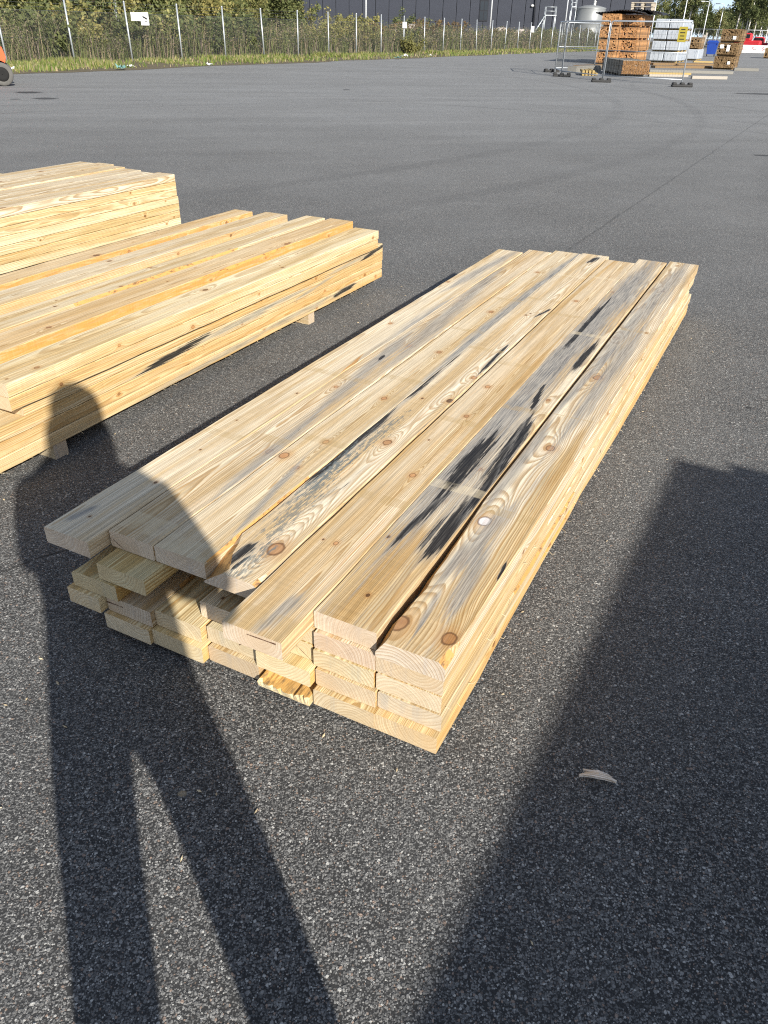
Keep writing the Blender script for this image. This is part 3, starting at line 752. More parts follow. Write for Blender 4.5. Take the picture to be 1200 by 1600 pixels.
# ---- the stack on the left: six layers, the top layer spread out
LG = 'planks of the left stack with the spread-out top layer'
LZ = 0.075
side_black = {
  3: wood('pine_side_stain_a', (), [(3.05, -0.02, 3.42, 0.02, .02, 'black', 'side'), (2.55, -0.025, 3.1, 0.0, .02, 'grey', 'side')], ()),
  4: wood('pine_side_stain_b', (), [(1.85, 0.0, 2.45, 0.012, .030, 'grey', 'side'), (1.35, -0.016, 1.86, 0.020, .026, 'black', 'side'), (2.2, 0.015, 2.9, 0.02, .02, 'grey', 'side'), (2.75, -.02, 3.2, .02, .016, 'grey', 'side')], ()),
  6: wood('pine_side_stain_c', (), [(3.25, 0.005, 3.55, 0.02, .028, 'black', 'side'), (2.4, 0.01, 3.2, 0.02, .03, 'grey', 'side'), (1.4, -.02, 2.4, 0, .02, 'grey', 'side')], ())}
left_top = [(-2.869, -2.666, 1.862, 5.155, 0.12, (1, .98, .9), 'top-layer plank at the sunlit edge of the left stack, dark specks on top'),
            (-3.190, -2.984, 1.55, 5.335, 0.95, (1, .94, .86), 'plank with a vivid orange sawn side on the left stack'),
            (-3.404, -3.226, 1.40, 5.320, 0.15, (.97, .97, .95), 'plank with a wavy bark edge on top of the left stack'),
            (-3.745, -3.538, 1.45, 5.265, 0.35, (.96, .97, 1.0), 'whitish weathered plank second from the back on top of the left stack'),
            (-4.012, -3.840, 1.35, 5.215, 0.85, (1, .94, .86), 'orange-sided plank at the shadow side on top of the left stack')]
wl = [(), [('tr', 1.9, 3.0, .008, .012)], [('tr', 1.2, 2.9, .016, .022)], (), [('tl', 1, 2, .01, .01)]]
for i, (a, b, c, d, so, tn, lab) in enumerate(left_top):
    plank(lab, LG, a, b, c, d, LZ + 5 * T, side_orange=so, tint=tn, stain=[.1, .1, .3, .25, .2][i], wane=wl[i], seed=[1.9, 3.3, 6.1, 8.8, 2.4][i], bow=0.001)
for ly in range(2, 7):
    for k in range(7):
        r0 = -2.672 - 0.2015 * k if ly == 2 else -2.708 - 0.2005 * k
        near = {2: 1.862, 3: 1.943, 4: 1.35, 5: 1.42, 6: 1.30}[ly] + (rt.uniform(-0.1, 0.12) if k else 0)
        far = (5.15 if ly == 2 else 5.30) + (rt.uniform(-0.05, 0.08) if k else rt.uniform(-0.01, .01))
        lab = 'plank in %s layer down, %s row from sunlit side of spread-top left stack' % (ORD[ly], ORD[k + 1])
        if k == 0 and ly == 4: lab = 'plank in the left stack with a long black smear along its sunlit side'
        r0 += rt.uniform(-0.004, 0.004)
        plank(lab, LG, r0 - 0.194, r0, near, far, LZ + (6 - ly) * T, mat=side_black.get(ly) if k == 0 else None, side_orange=0.22 if k == 0 else 0.0, tint=tint() if k else {2: (1, .96, .86), 3: (1, .95, .82), 4: (.98, .95, .85), 5: (.96, .88, .72), 6: (1, .95, .82)}[ly], stain=0.05, seed=rt.uniform(0, 10))
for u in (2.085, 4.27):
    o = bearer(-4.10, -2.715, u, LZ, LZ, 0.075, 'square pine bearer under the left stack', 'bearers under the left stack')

# ---- the taller stack behind it on the left
HG = 'planks of the tall stack at the back'
HZ = 0.10
back_t = [(0.96, .80, .68), (.98, .93, .78), (1, .97, .86), (1.02, 1, .92), (.98, .97, .85), (.92, .84, .66), (1.02, 1, .92)]
for ly in range(1, 8):
    for k in range(6):
        r0 = -5.150 - 0.2 * k
        far = 5.84 + (rt.uniform(-0.06, 0.05) if k else 0.0) + (0.015 if k > 2 and ly == 1 else 0)
        lab = 'plank in %s layer down, %s row from sunlit side of tall back stack' % (ORD[ly], ORD[k + 1])
        if ly == 1 and k == 0: lab = 'plank with a pinkish brown side on top of the tall back stack'
        plank(lab, HG, r0 - 0.196 - (0.003 if ly > 1 else 0), r0 + (0.01 if ly > 3 and k == 0 else 0.0), 1.6, far, HZ + (7 - ly) * T + (0.012 if (ly == 1 and k > 2) else 0), side_orange=0.15 if (k == 0 and ly == 2) else 0.0, tint=back_t[ly - 1] if k == 0 and ly > 1 else ((.93, .95, 1.0) if ly == 1 else tint()), stain=0.25 if ly == 1 else 0.03, seed=rt.uniform(0, 10))
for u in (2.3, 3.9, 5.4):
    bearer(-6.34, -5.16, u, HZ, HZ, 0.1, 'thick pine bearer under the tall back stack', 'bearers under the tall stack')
# pinkish side of its front top plank
bpy.data.objects[[o.name for o in col.objects if o.get('label', '').startswith('plank with a pinkish')][0]]['side_orange'] = 0.0
# one more stack, only the tip of which shows
fe = to_vu(4, 271, 0.46)
for ly in range(1, 6):
    for k in range(2):
        plank('plank, %s layer from the top, %s row of the small stack furthest left' % (ORD[ly], ORD[k + 1]), 'planks of the small stack furthest left', fe[0] - 0.196 - 0.2 * k, fe[0] - 0.2 * k, fe[1] - 3.6, fe[1], 0.145 + (5 - ly) * T, tint=tint(), seed=rt.uniform(0, 10))
for u in (fe[1] - 3.0, fe[1] - 0.6):
    bearer(fe[0] - 0.4, fe[0], u, 0.145, 0.145, 0.12, 'thick pine bearer under the small stack furthest left', 'bearers under the small far-left stack')
#END_PLANKS
# ================================================================== PERIMETER FENCE
GALV = plain('galvanised_steel', (0.42, 0.45, 0.47), 0.45, 0.5, 0.55, 0.15, 8.0)
WIRE = plain('fence_wire', (0.13, 0.14, 0.145), 0.5, 0.4, 0.5, 0.1, 3.0)
WHITE = plain('white_enamel', (0.78, 0.78, 0.76), 0.4, 0.4, 0.0, 0.06, 5.0)
BLACK = plain('black_paint', (0.02, 0.02, 0.022), 0.5, 0.4, 0.0, 0.2, 9.0)
def mesh_lines(L, H, pitch, r, z0):
    """two families of diagonal wires clipped to L x H"""
    m = MB(); n = int((L + H) / pitch) + 1
    for i in range(n):
        for sgn, off in ((1, r * 0.8), (-1, -r * 0.8)):
            a = -H + i * pitch
            x0, x1 = max(a, 0), min(a + H, L)
            if x1 - x0 < 0.02: continue
            p, q = (x0, off, z0 + (x0 - a)), (x1, off, z0 + (x1 - a))
            if sgn < 0: p, q = (L - p[0], off, p[2]), (L - q[0], off, q[2])
            m.tube([p, q], r, 3, caps=False, smooth=False)
    return m.mesh('wire_mesh')
SP = 3.70; S0 = 29.09 - 3.7 * 3
fence = empty('chain_link_fence', fpt(0, S0, 0.1), math.atan2(FD.y, FD.x))
tag(fence, 'long galvanised chain-link fence with tall posts along the edge of the yard', 'fence')
NB = 30; rs0 = random.Random(2)
post_me = MB().tube([(0, 0, -0.25), (0, 0, 2.50)], 0.042, 10).lathe([(0.045, 2.49), (0.046, 2.515), (0.03, 2.53), (0.001, 2.535)], 10).mesh('post')
near_me = mesh_lines(SP, 2.0, 0.088, 0.0022, 0.03); far_me = mesh_lines(SP, 2.0, 0.125, 0.0030, 0.03)
wires_me = MB()
for zz in (0.03, 1.0, 2.03, 2.16, 2.30, 2.44): wires_me.tube([(0, 0.008, zz), (SP / 2, 0.008, zz - 0.012), (SP, 0.008, zz)], 0.0045 if zz != 2.03 else 0.007, 4, caps=False)
wires_me = wires_me.mesh('line_wires')
for i in range(NB + 1):
    _po = obj('post', post_me, GALV, fence, (i * SP, 0, 0)); _po.rotation_euler = (rs0.gauss(0, .012), rs0.gauss(0, .014), 0)
    if i < NB:
        obj('wire_mesh', near_me if i < 10 else far_me, WIRE, fence, (i * SP, 0.045, 0))
        obj('line_wire', wires_me, WIRE, fence, (i * SP, 0.055, 0))

def text_obj(name, txt, size, mat, parent, loc, rot, extr=0.002):
    cu = bpy.data.curves.new(name, 'FONT'); cu.body = txt; cu.size = size; cu.extrude = extr; cu.align_x = 'CENTER'; cu.align_y = 'CENTER'
    t = bpy.data.objects.new(name, cu); col.objects.link(t)
    dg = bpy.context.evaluated_depsgraph_get(); me = bpy.data.meshes.new_from_object(t.evaluated_get(dg))
    bpy.data.objects.remove(t)
    o = obj(name, me, mat, parent, loc); o.rotation_euler = rot
    return o
def on_fence(px, py):
    v = ray(px, py); t = (F_C + 0.06) / (v.dot(FN)); return CAM + v * t
def fence_sign(px0, py0, px1, py1, label):
    a, b = on_fence(px0, py1), on_fence(px1, py0)
    w = (b - a).dot(FD); h = b.z - a.z
    r = empty('warning_sign', (a + FD * 0) , math.atan2(FD.y, FD.x))
    tag(r, label, 'sign')
    MB().box((w / 2, 0.0, h / 2), (w, 0.012, h), bev=0.004).build('board', WHITE, r)
    return r, w, h
ROT_S = (math.pi / 2, 0, 0)
sg, w, h = fence_sign(205.5, 19.5, 219.5, 32.5, 'white landscape notice with a line of black lettering on the chain-link fence')
text_obj('lettering', 'Privat område', h * 0.20, BLACK, sg, (w / 2, -0.009, h * 0.82), ROT_S)
sg, w, h = fence_sign(221, 19.5, 231, 39.5, 'white portrait sign with a black camera symbol on the chain-link fence')
sym = MB().box((w * 0.52, -0.010, h * 0.58), (w * 0.52, 0.005, h * 0.13), ry(R_(18))).box((w * 0.30, -0.010, h * 0.66), (w * 0.14, 0.005, h * 0.09), ry(R_(18))).box((w * 0.62, -0.010, h * 0.42), (w * 0.07, 0.005, h * 0.22)).box((w * 0.62, -0.010, h * 0.30), (w * 0.28, 0.005, h * 0.04))
sym.build('camera_symbol', BLACK, sg)
text_obj('lettering', 'Kamera', h * 0.12, BLACK, sg, (w / 2, -0.009, h * 0.88), ROT_S)
sg, w, h = fence_sign(629, 34.5, 635.8, 44, 'small white notice alone on the far part of the chain-link fence')
text_obj('lettering', 'Privat', h * 0.2, BLACK, sg, (w / 2, -0.009, h * 0.8), ROT_S)
sg, w, h = fence_sign(829, 41, 835, 50.5, 'small white notice on the fence near the silver tank')

# ================================================================== VEGETATION
def leaf_mat(name, a, b, c, trans=0.3):
    M = Mat(name)
    g = M.node('ShaderNodeNewGeometry'); rp = M.sock(g.outputs['Random Per Island'])
    oi = M.node('ShaderNodeObjectInfo'); ro = M.sock(oi.outputs['Random'])
    cc = M.mix(a, b, rp); cc = M.mix(cc, c, ((rp * 7.3).fract() * 0.7 + ro * 0.5).ss(0.72, 0.95))
    cc = M.scale(cc, ro * 0.35 + 0.85)
    return M.done(cc, 0.6, None, 0.2, trans=trans)
LEAF = [leaf_mat('leaf_green', (0.125, 0.150, 0.055), (0.185, 0.20, 0.08), (0.31, 0.29, 0.11), 0.4),
        leaf_mat('leaf_yellow_green', (0.19, 0.19, 0.065), (0.255, 0.24, 0.09), (0.35, 0.30, 0.11), 0.4),
        leaf_mat('leaf_rusty', (0.15, 0.095, 0.045), (0.20, 0.14, 0.06), (0.12, 0.12, 0.04)),
        leaf_mat('leaf_dark', (0.075, 0.098, 0.038), (0.12, 0.14, 0.055), (0.20, 0.19, 0.08))]
TWIG = plain('twig_bark', (0.11, 0.085, 0.06), 0.85, 0.1, 0.0, 0.3, 12.0)
BIRCH = Mat('birch_bark'); bp = BIRCH.coord(); bx_, by_, bz_ = BIRCH.sep(bp)
BIRCH = BIRCH.done(BIRCH.mix((0.55, 0.53, 0.49), (0.05, 0.045, 0.04), BIRCH.noise(BIRCH.vec(bx_ * 2, by_ * 2, bz_ * 3.5), 1.0, 4, 0.7).ss(0.56, 0.66)), 0.8, None, 0.15)
def leaves(pts, size, r, mb):
    for p in pts:
        n = Vector((r.gauss(0, 1), r.gauss(0, 1), r.gauss(0.5, 1))).normalized()
        a = n.cross(Vector((r.gauss(0, 1), r.gauss(0, 1), r.gauss(0, 1)))).normalized(); b = n.cross(a)
        s = size * r.uniform(0.6, 1.35); l = s * r.uniform(1.1, 1.7)
        p = Vector(p)
        mb.add([p - a * l * .5, p + b * s * .45, p + a * l * .5, p - b * s * .45], [(0, 1, 2, 3)])
def shrub_proto(seed, h, rad, nst, per, size, upright=0.5):
    r = random.Random(seed); tw = MB(); lf = MB()
    for i in range(nst):
        a = r.uniform(0, 6.283); q = r.random() ** 0.6
        x0, y0 = 0.25 * rad * math.cos(a) * q, 0.25 * rad * math.sin(a) * q
        hh = h * r.uniform(0.45, 1.0) * (1 - 0.35 * q); out = rad * q * r.uniform(0.7, 1.1)
        pts = []
        for k in range(6):
            t = k / 5
            pts.append((x0 + out * math.cos(a) * t ** 1.3 + r.gauss(0, .04) * rad * t, y0 + out * math.sin(a) * t ** 1.3 + r.gauss(0, .04) * rad * t, hh * t ** (0.9)))
        tw.tube(pts, [0.022 * (1 - 0.85 * k / 5) * (h / 3) ** 0.5 for k in range(6)], 4, caps=False)
        lp = []
        for _ in range(per):
            t = r.uniform(0.12, 1.05) ** 0.8; k = min(4, int(t * 5)); f = min(1.0, t * 5 - k)
            p = Vector(pts[k]).lerp(Vector(pts[k + 1]), f)
            sg_ = (0.10 + 0.10 * (1 - t)) * rad * 0.8
            lp.append((p.x + r.gauss(0, sg_), p.y + r.gauss(0, sg_), max(0.03, p.z + r.gauss(0, sg_ * 0.8))))
        leaves(lp, size, r, lf)
    return tw.mesh('stems'), lf.mesh('foliage')
PROT = [shrub_proto(1, 5.6, 2.3, 26, 150, 0.16), shrub_proto(2, 4.4, 2.0, 24, 140, 0.15), shrub_proto(3, 2.7, 1.5, 20, 120, 0.13), shrub_proto(4, 1.6, 1.0, 18, 90, 0.11), shrub_proto(5, 6.4, 1.9, 22, 170, 0.17)]
rs = random.Random(21)
SH_LAB = {0: 'green', 1: 'yellow-green', 2: 'rusty brown', 3: 'dark green'}
protos_m = {}
def shrub(n, s, kind, colr, sc=1.0, label=None):
    k = (kind, colr)
    if k not in protos_m:
        a, b = PROT[kind]
        if any(q[0] == kind for q in protos_m): b = b.copy()
        b.materials.clear(); b.materials.append(LEAF[colr])
        if not a.materials: a.materials.append(TWIG)
        protos_m[k] = (a, b)
    a, b = protos_m[k]
    p = fpt(n, s, 0.05 if n > -2 else 0.15)
    o = empty('shrub', p, rs.uniform(0, 6.28)); o.scale = (sc, sc, sc * rs.uniform(0.9, 1.1))
    obj('stems', a, None, o); obj('foliage', b, None, o)
    tag(o, label or '%s %s shrub among the weeds behind the chain-link fence' % ('tall' if kind in (0, 1, 4) else 'low', SH_LAB[colr]), 'shrub', 'wild shrubs behind the chain-link fence')
    return o
for s in [x * 2.1 + 14 for x in range(21)]:           # the tall thicket on the left
    shrub(-6.2 + rs.uniform(-1.2, 1.0), s + rs.uniform(-.6, .6), rs.choice([0, 1, 4]), rs.choice([0, 1, 1, 0, 3]), rs.uniform(0.85, 1.1))
for s in [x * 3.0 + 12 for x in range(16)]:
    shrub(-11 + rs.uniform(-1.5, 1.5), s + rs.uniform(-1, 1), rs.choice([0, 4]), rs.choice([1, 0, 1]), rs.uniform(1.15, 1.45))
for s in [x * 1.5 + 18 for x in range(32)]:
    shrub(-2.2 + rs.uniform(-.7, .7), s + rs.uniform(-.8, .8), rs.choice([2, 3, 3]), rs.choice([0, 1, 3, 1]), rs.uniform(0.8, 1.1))
for s in [x * 3.4 + 62 for x in range(22)]:           # lower growth in front of the hall
    shrub(-5 + rs.uniform(-2, 2), s + rs.uniform(-1, 1), 2 if s < 105 else rs.choice([2, 3]), rs.choice([2, 2, 3, 1]), rs.uniform(0.75, 1.05))
shrub(-7, 57.5, 1, 1, 0.95); shrub(-6.5, 61, 1, 1, 0.72); shrub(-8.0, 76.5, 1, 3, 0.86); shrub(-7, 68.5, 2, 1, 1.15); shrub(-9, 83, 2, 3, 1.1)
shrub(0.9, 62.0, 3, 1, 0.95, 'yellow-leaved bush bulging through the foot of the chain-link fence')
shrub(-0.9, 65.5, 2, 3, 0.75, 'dark green bush leaning on the fence beside the yellow-leaved bush')
shrub(-1.2, 68.5, 3, 1, 0.9, 'yellowish bush behind the fence beside the pale boulders')

def blades(name, n, area, hmin, hmax, wid, mats_w, seed, heads=False, label=None, cat=None, dens=None):
    r = random.Random(seed); mb = MB()
    for _ in range(n):
        for _t in range(8):
            nn, s = r.uniform(*area[0]), area[1][0] + (area[1][1] - area[1][0]) * r.random() ** 1.35
            if dens is None or dens(nn, s, r): break
        p = fpt(nn, s, 0.0); p.z = 0.015 + max(0, min(1.0, (VE(s) - nn) / 3.0)) * 0.10
        hh = r.uniform(hmin, hmax) * (0.5 + 0.55 * math.sin(s * 0.9 + 2 * math.sin(s * 0.31)) ** 2 + 0.25 * math.sin(s * 3.7) ** 2)
        a = r.uniform(0, 6.283); w = wid * (1 + s / 70.0)
        d = Vector((math.cos(a), math.sin(a), 0)) * w; l = Vector((r.gauss(0, .18), r.gauss(0, .18), 0)) * hh
        mi = r.choices(range(len(mats_w)), [m[1] for m in mats_w])[0]
        q1, q2 = p + l * .4 + Vector((0, 0, hh * .55)), p + l + Vector((0, 0, hh))
        mb.add([p - d, p + d, q1 + d * .8, q1 - d * .8, q2], [(0, 1, 2, 3), (3, 2, 4)], mi)
        if heads and r.random() < 0.75:
            for k in range(5):
                c = q1.lerp(q2, r.uniform(0.2, 1.05)) + Vector((r.gauss(0, .05), r.gauss(0, .05), 0)) * (1 + s / 80); e_ = 0.035 * (1 + s / 60)
                dd = Vector((math.cos(a + k), math.sin(a + k), r.uniform(-.5, .8))) * e_; ee = Vector((-math.sin(a + k), math.cos(a + k), .4)) * e_ * .6
                mb.add([c - dd, c + ee, c + dd, c - ee], [(0, 1, 2, 3)], mi if r.random() < .7 else r.randrange(len(mats_w)))
    o = mb.build(name, [m[0] for m in mats_w])
    return tag(o, label, cat, kind='stuff')
STRAW = leaf_mat('dry_stalk', (0.27, 0.22, 0.14), (0.35, 0.28, 0.17), (0.13, 0.10, 0.07), 0.2)
WEED = leaf_mat('weed_green', (0.145, 0.180, 0.06), (0.215, 0.235, 0.085), (0.30, 0.28, 0.13), 0.4)
MAUVE = leaf_mat('dead_flower_head', (0.22, 0.17, 0.135), (0.30, 0.24, 0.19), (0.38, 0.33, 0.26), 0.3)
GRASSG = leaf_mat('grass_green', (0.085, 0.135, 0.025), (0.14, 0.19, 0.04), (0.24, 0.23, 0.07), 0.3)
blades('dry_weeds', 24000, ((-5.0, -0.15), (14, 135)), 0.75, 1.75, 0.011, [(STRAW, 3), (MAUVE, 2), (WEED, 8)], 7, True, 'tall dry brown weeds in a strip behind the chain-link fence', 'weeds')
blades('verge_grass', 34000, ((-0.4, 4.0), (14, 135)), 0.06, 0.26, 0.013, [(GRASSG, 6), (STRAW, 2), (WEED, 3)], 8, False, 'short green grass along the edge of the asphalt', 'grass',
       dens=lambda n, s, r: r.random() < max(0.02, 0.9 * math.sin(s * 0.8 + 2.1 * math.sin(s * .37)) + 0.35 * math.sin(s * 2.3)) * (1.15 - n / (VE(s) * 0.93)))
# pale boulders behind the fence
ROCK = plain('pale_rock', (0.42, 0.37, 0.33), 0.85, 0.2, 0.0, 0.3, 3.0, 0.6)
def boulder(p, r, seed, label):
    q = random.Random(seed); b = bmesh.new(); bmesh.ops.create_icosphere(b, subdivisions=2, radius=r)
    for v in b.verts:
        v.co *= 1 + q.uniform(-0.2, 0.16); v.co.z *= 0.75
    me = bpy.data.meshes.new('boulder'); b.to_mesh(me); b.free()
    return tag(obj('boulder', me, ROCK, None, p, q.uniform(0, 6)), label, 'boulder', 'pale boulders behind the fence')
for i, (px, py, rr_) in enumerate([(647, 46, .9), (652, 55, .8), (656, 44, .6), (612, 52, .7), (784, 49, .9), (812, 51, .8), (806, 53, .6)]):
    p = at_dist(px, py, 84 if px < 700 else 112); boulder((p.x, p.y, max(p.z - 0.2, 0.5)), rr_, i, 'pale broken boulder heaped among weeds behind the fence')
# heaps that carry the boulders
HEAP = MB()
for (px, d, w) in ((648, 85.5, 4.6), (614, 85, 3.0), (798, 113.5, 4.5)):
    c = at_dist(px, 50, d); HEAP.lathe([(w, -0.1), (w * .8, .45), (w * .5, .9), (w * .2, 1.15), (0.01, 1.25)], 14, (c.x, c.y, 0.15))
tag(HEAP.build('earth_mound', SOIL), kind='structure')

# litter along the verge
LIT_W = plain('white_plastic', (0.75, 0.75, 0.74), 0.4, 0.4, 0, .05); LIT_T = plain('teal_plastic', (0.13, 0.25, 0.23), 0.4, 0.4, 0, .1)
def litter(px, py, s, mat, label, seed):
    q = random.Random(seed); b = bmesh.new(); bmesh.ops.create_grid(b, x_segments=5, y_segments=4, size=0.5)
    for v in b.verts: v.co = Vector((v.co.x * s + q.uniform(-.1, .1) * s, v.co.y * s * .6, abs(q.gauss(0.25, .2)) * s * .5 + 0.02))
    me = bpy.data.meshes.new('litter'); b.to_mesh(me); b.free()
    g = ground(px, py); zz = 0.06
    o = obj('crumpled_litter', me, mat, None, (g.x, g.y, zz), q.uniform(0, 6)); md = o.modifiers.new('thick', 'SOLIDIFY'); md.thickness = 0.006
    return tag(o, label, 'litter', 'litter along the verge')
for i, (px, py, s, m, lab) in enumerate([(17, 113, .40, LIT_W, 'crumpled white plastic bag beside the orange forklift'), (61, 108, .28, LIT_W, 'small white litter scrap in the verge grass'), (204, 107.5, .35, LIT_W, 'white litter scrap beside teal plastic in the verge'), (190, 110, .42, LIT_T, 'flattened teal plastic lying on the verge'),
                                         (328, 105, .35, LIT_W, 'white scrap on the bare edge of the asphalt'), (633, 90.5, .5, LIT_W, 'white scrap at the foot of the fence below the small notice'), (622, 93, .5, LIT_T, 'teal plastic strip below the small notice on the fence'), (672, 89, .3, LIT_W, 'white scrap in the verge past the small notice')]): litter(px, py, s, m, lab, i)

# ================================================================== HALL, TANK, LAMP POSTS
CLAD = Mat('dark_cladding'); cp = CLAD.coord(); cx_, cy_, cz_ = CLAD.sep(cp)
ribs = ((cx_ * 12.0).fract() - 0.5).abs()
CLAD = CLAD.done(CLAD.scale((0.030, 0.034, 0.047), CLAD.noise(cp, 0.4, 4) * 0.5 + 0.8), 0.5, CLAD.bump(ribs.ss(0.2, 0.35), 0.5, 0.04), 0.4)
CLAD2 = plain('dark_trim', (0.018, 0.02, 0.026), 0.5, 0.3, 0, .1)
GLASS = plain('dark_window_glass', (0.015, 0.018, 0.022), 0.12, 0.6, 0.0, 0.1, 1.0)
fd = ray(790, 60); fd = Vector((fd.x, fd.y, 0)).normalized()
HD = 172.0
HX = Vector((fd.y, -fd.x, 0))                      # along the facade, to the right
def on_hall(px, py, d=HD):
    v = ray(px, py); return CAM + v * (d / v.dot(fd))
h0, h1 = on_hall(385, 50).dot(HX), on_hall(1014, 50).dot(HX)
hall = empty('warehouse', fd * HD + HX * h0, math.atan2(HX.y, HX.x))
tag(hall, 'large warehouse clad in dark navy metal panels behind the shrubs', 'building')
HL = h1 - h0; HT = 15.0
MB().box((HL / 2, 20.1, HT / 2), (HL - 0.1, 39.9, HT)).build('core_wall', CLAD2, hall)
seam_px = 24.3 / 1650 * HD; npan = int(HL / seam_px)
pw = HL / npan
pan = MB().box((0, 0, HT / 2), (pw - 0.10, 0.16, HT), bev=0.03).mesh('wall_panel')
for i in range(npan): obj('wall_panel', pan, CLAD, hall, ((i + .5) * pw, 0.06, 0.02))
wl_, wr = on_hall(749, 20).dot(HX) - h0, on_hall(762.5, 20).dot(HX) - h0
wb = on_hall(755, 33).z
wfr = MB().box(((wl_ + wr) / 2, -0.10, wb + 3.2), (wr - wl_, 0.12, 6.4)).build('window', CLAD2, hall)
for i in range(2):
    for j in range(4):
        MB().box((wl_ + (wr - wl_) * (0.27 + 0.46 * i), -0.175, wb + 0.85 + 1.57 * j), ((wr - wl_) * 0.38, 0.03, 1.38)).build('pane', GLASS, wfr)
MB().tube([(on_hall(835, 20).dot(HX) - h0, -0.3, 0), (on_hall(835, 20).dot(HX) - h0, -0.3, 12)], 0.16, 8).build('downpipe', CLAD2, hall)
MB().box((on_hall(832, 9).dot(HX) - h0, -0.3, on_hall(832, 9).z), (0.5, 0.4, 0.35), bev=0.1).build('wall_lamp', WHITE, hall)
# tank
TANKM = plain('brushed_tank_steel', (0.22, 0.23, 0.23), 0.45, 0.4, 0.25, 0.12, 0.8)
tl, tr_ = at_dist(900, 20, 150), at_dist(946, 20, 150)
tc_ = (tl + tr_) / 2; trad = (tr_ - tl).length / 2; th_ = at_dist(920, 11, 150).z
tank = empty('storage_tank', (tc_.x, tc_.y, 0)); tag(tank, 'squat pale steel storage tank in front of the dark warehouse', 'tank')
MB().lathe([(trad, 0), (trad, th_ * .33), (trad * 1.012, th_ * .335), (trad, th_ * .34), (trad, th_ * .66), (trad * 1.012, th_ * .665), (trad, th_ * .67), (trad, th_ - .25)], 36).build('shell', TANKM, tank)
MB().lathe([(trad * 1.02, th_ - .25), (trad * 1.02, th_ - .1), (trad * .5, th_ + .2), (0.01, th_ + .3)], 36).build('roof', TANKM, tank)
MB().lathe([(.22, th_), (.22, th_ + .75), (.3, th_ + .78), (.01, th_ + .9)], 10, (trad * .2, 0, 0)).build('vent_pipe', WHITE, tank)
lad = MB()
for x in (-trad - .9, -trad - .2):
    for y in (-.4, .4): lad.tube([(x, y, 0), (x, y, th_ + 1.1)], .07, 5)
for k in range(14): lad.tube([(-trad - .2, -.4, .4 + k * .5), (-trad - .2, .4, .4 + k * .5)], .05, 4)
for zz in (th_, th_ + .55, th_ + 1.1):
    lad.tube([(-trad - .9, -.4, zz), (-trad - .9, .4, zz)], .06, 4); lad.tube([(-trad - .9, -.4, zz), (-trad - .2, -.4, zz)], .06, 4)
lad.box((-trad - .55, 0, th_ - .05), (.8, .9, .08)); lad.build('ladder_tower', GALV, tank)
st = at_dist(860, 20, 160)
stair = empty('access_stair', (st.x, st.y, 0)); tag(stair, 'grey steel access stair with platform against the dark warehouse', 'stair')
zt_ = at_dist(860, 24, 160).z
m = MB()
for x in (-.9, .9):
    for y in (-.5, .5): m.tube([(x, y, 0), (x, y, zt_ + 1.2)], .07, 5)
m.build('frame', GALV, stair)
MB().box((0, 0, zt_), (2.0, 1.2, .12)).build('platform', GALV, stair)
m = MB()
for zz in (zt_ + .6, zt_ + 1.2):
    m.tube([(-.9, -.5, zz), (.9, -.5, zz)], .06, 5); m.tube([(-.9, .5, zz), (.9, .5, zz)], .06, 5); m.tube([(.9, -.5, zz), (.9, .5, zz)], .06, 5)
m.build('railing', GALV, stair)
m = MB().tube([(-.9, -.45, zt_), (-3.6, -.45, 0)], .09, 5).tube([(-.9, .45, zt_), (-3.6, .45, 0)], .09, 5)
for k in range(9): m.box((-.9 - 2.7 * (k + .5) / 9, 0, zt_ * (1 - (k + .5) / 9)), (.3, .9, .05))
m.build('flight', GALV, stair)
POLE = plain('lamp_post_steel', (0.60, 0.62, 0.64), 0.4, 0.4, 0.3, 0.08, 3.0)
def lamp_post(px, py, dist, h, label, r=0.075, head=True):
    p = at_dist(px, py, dist)
    o = empty('lamp_post', (p.x, p.y, 0)); tag(o, label, 'lamp post', 'lamp posts around the yard')
    MB().tube([(0, 0, 0), (0, 0, h * .5), (0, 0, h)], [r * 1.25, r, r * .75], 8).build('pole', POLE, o)
    if head:
        MB().tube([(0, 0, h), (-.9, 0, h + .08)], .04, 6).build('arm', POLE, o)
        MB().box((-1.15, 0, h + .06), (.7, .28, .12), bev=.04).build('lamp_head', POLE, o)
lamp_post(187, 60, 51, 9.5, 'pale lamp post behind the fence beside the white notices')
lamp_post(571.6, 40, 78, 10, 'pale lamp post between tall and low shrubs behind the fence')
lamp_post(766, 40, 104, 11, 'pale lamp post behind the fence beside the tall dark window')
lamp_post(884, 30, 118, 11, 'pale lamp post by the silver tank')
for (px, py, d, ht) in ((1066, 40, 150, 9.0), (1102, 36, 165, 8.2), (1126, 34, 170, 8.0), (1052, 36, 190, 9.5), (1023, 20, 150, 8)):
    lamp_post(px, py, d, ht * .82, 'thin lamp post standing in front of the birch trees', 0.085, px in (1126, 1102))

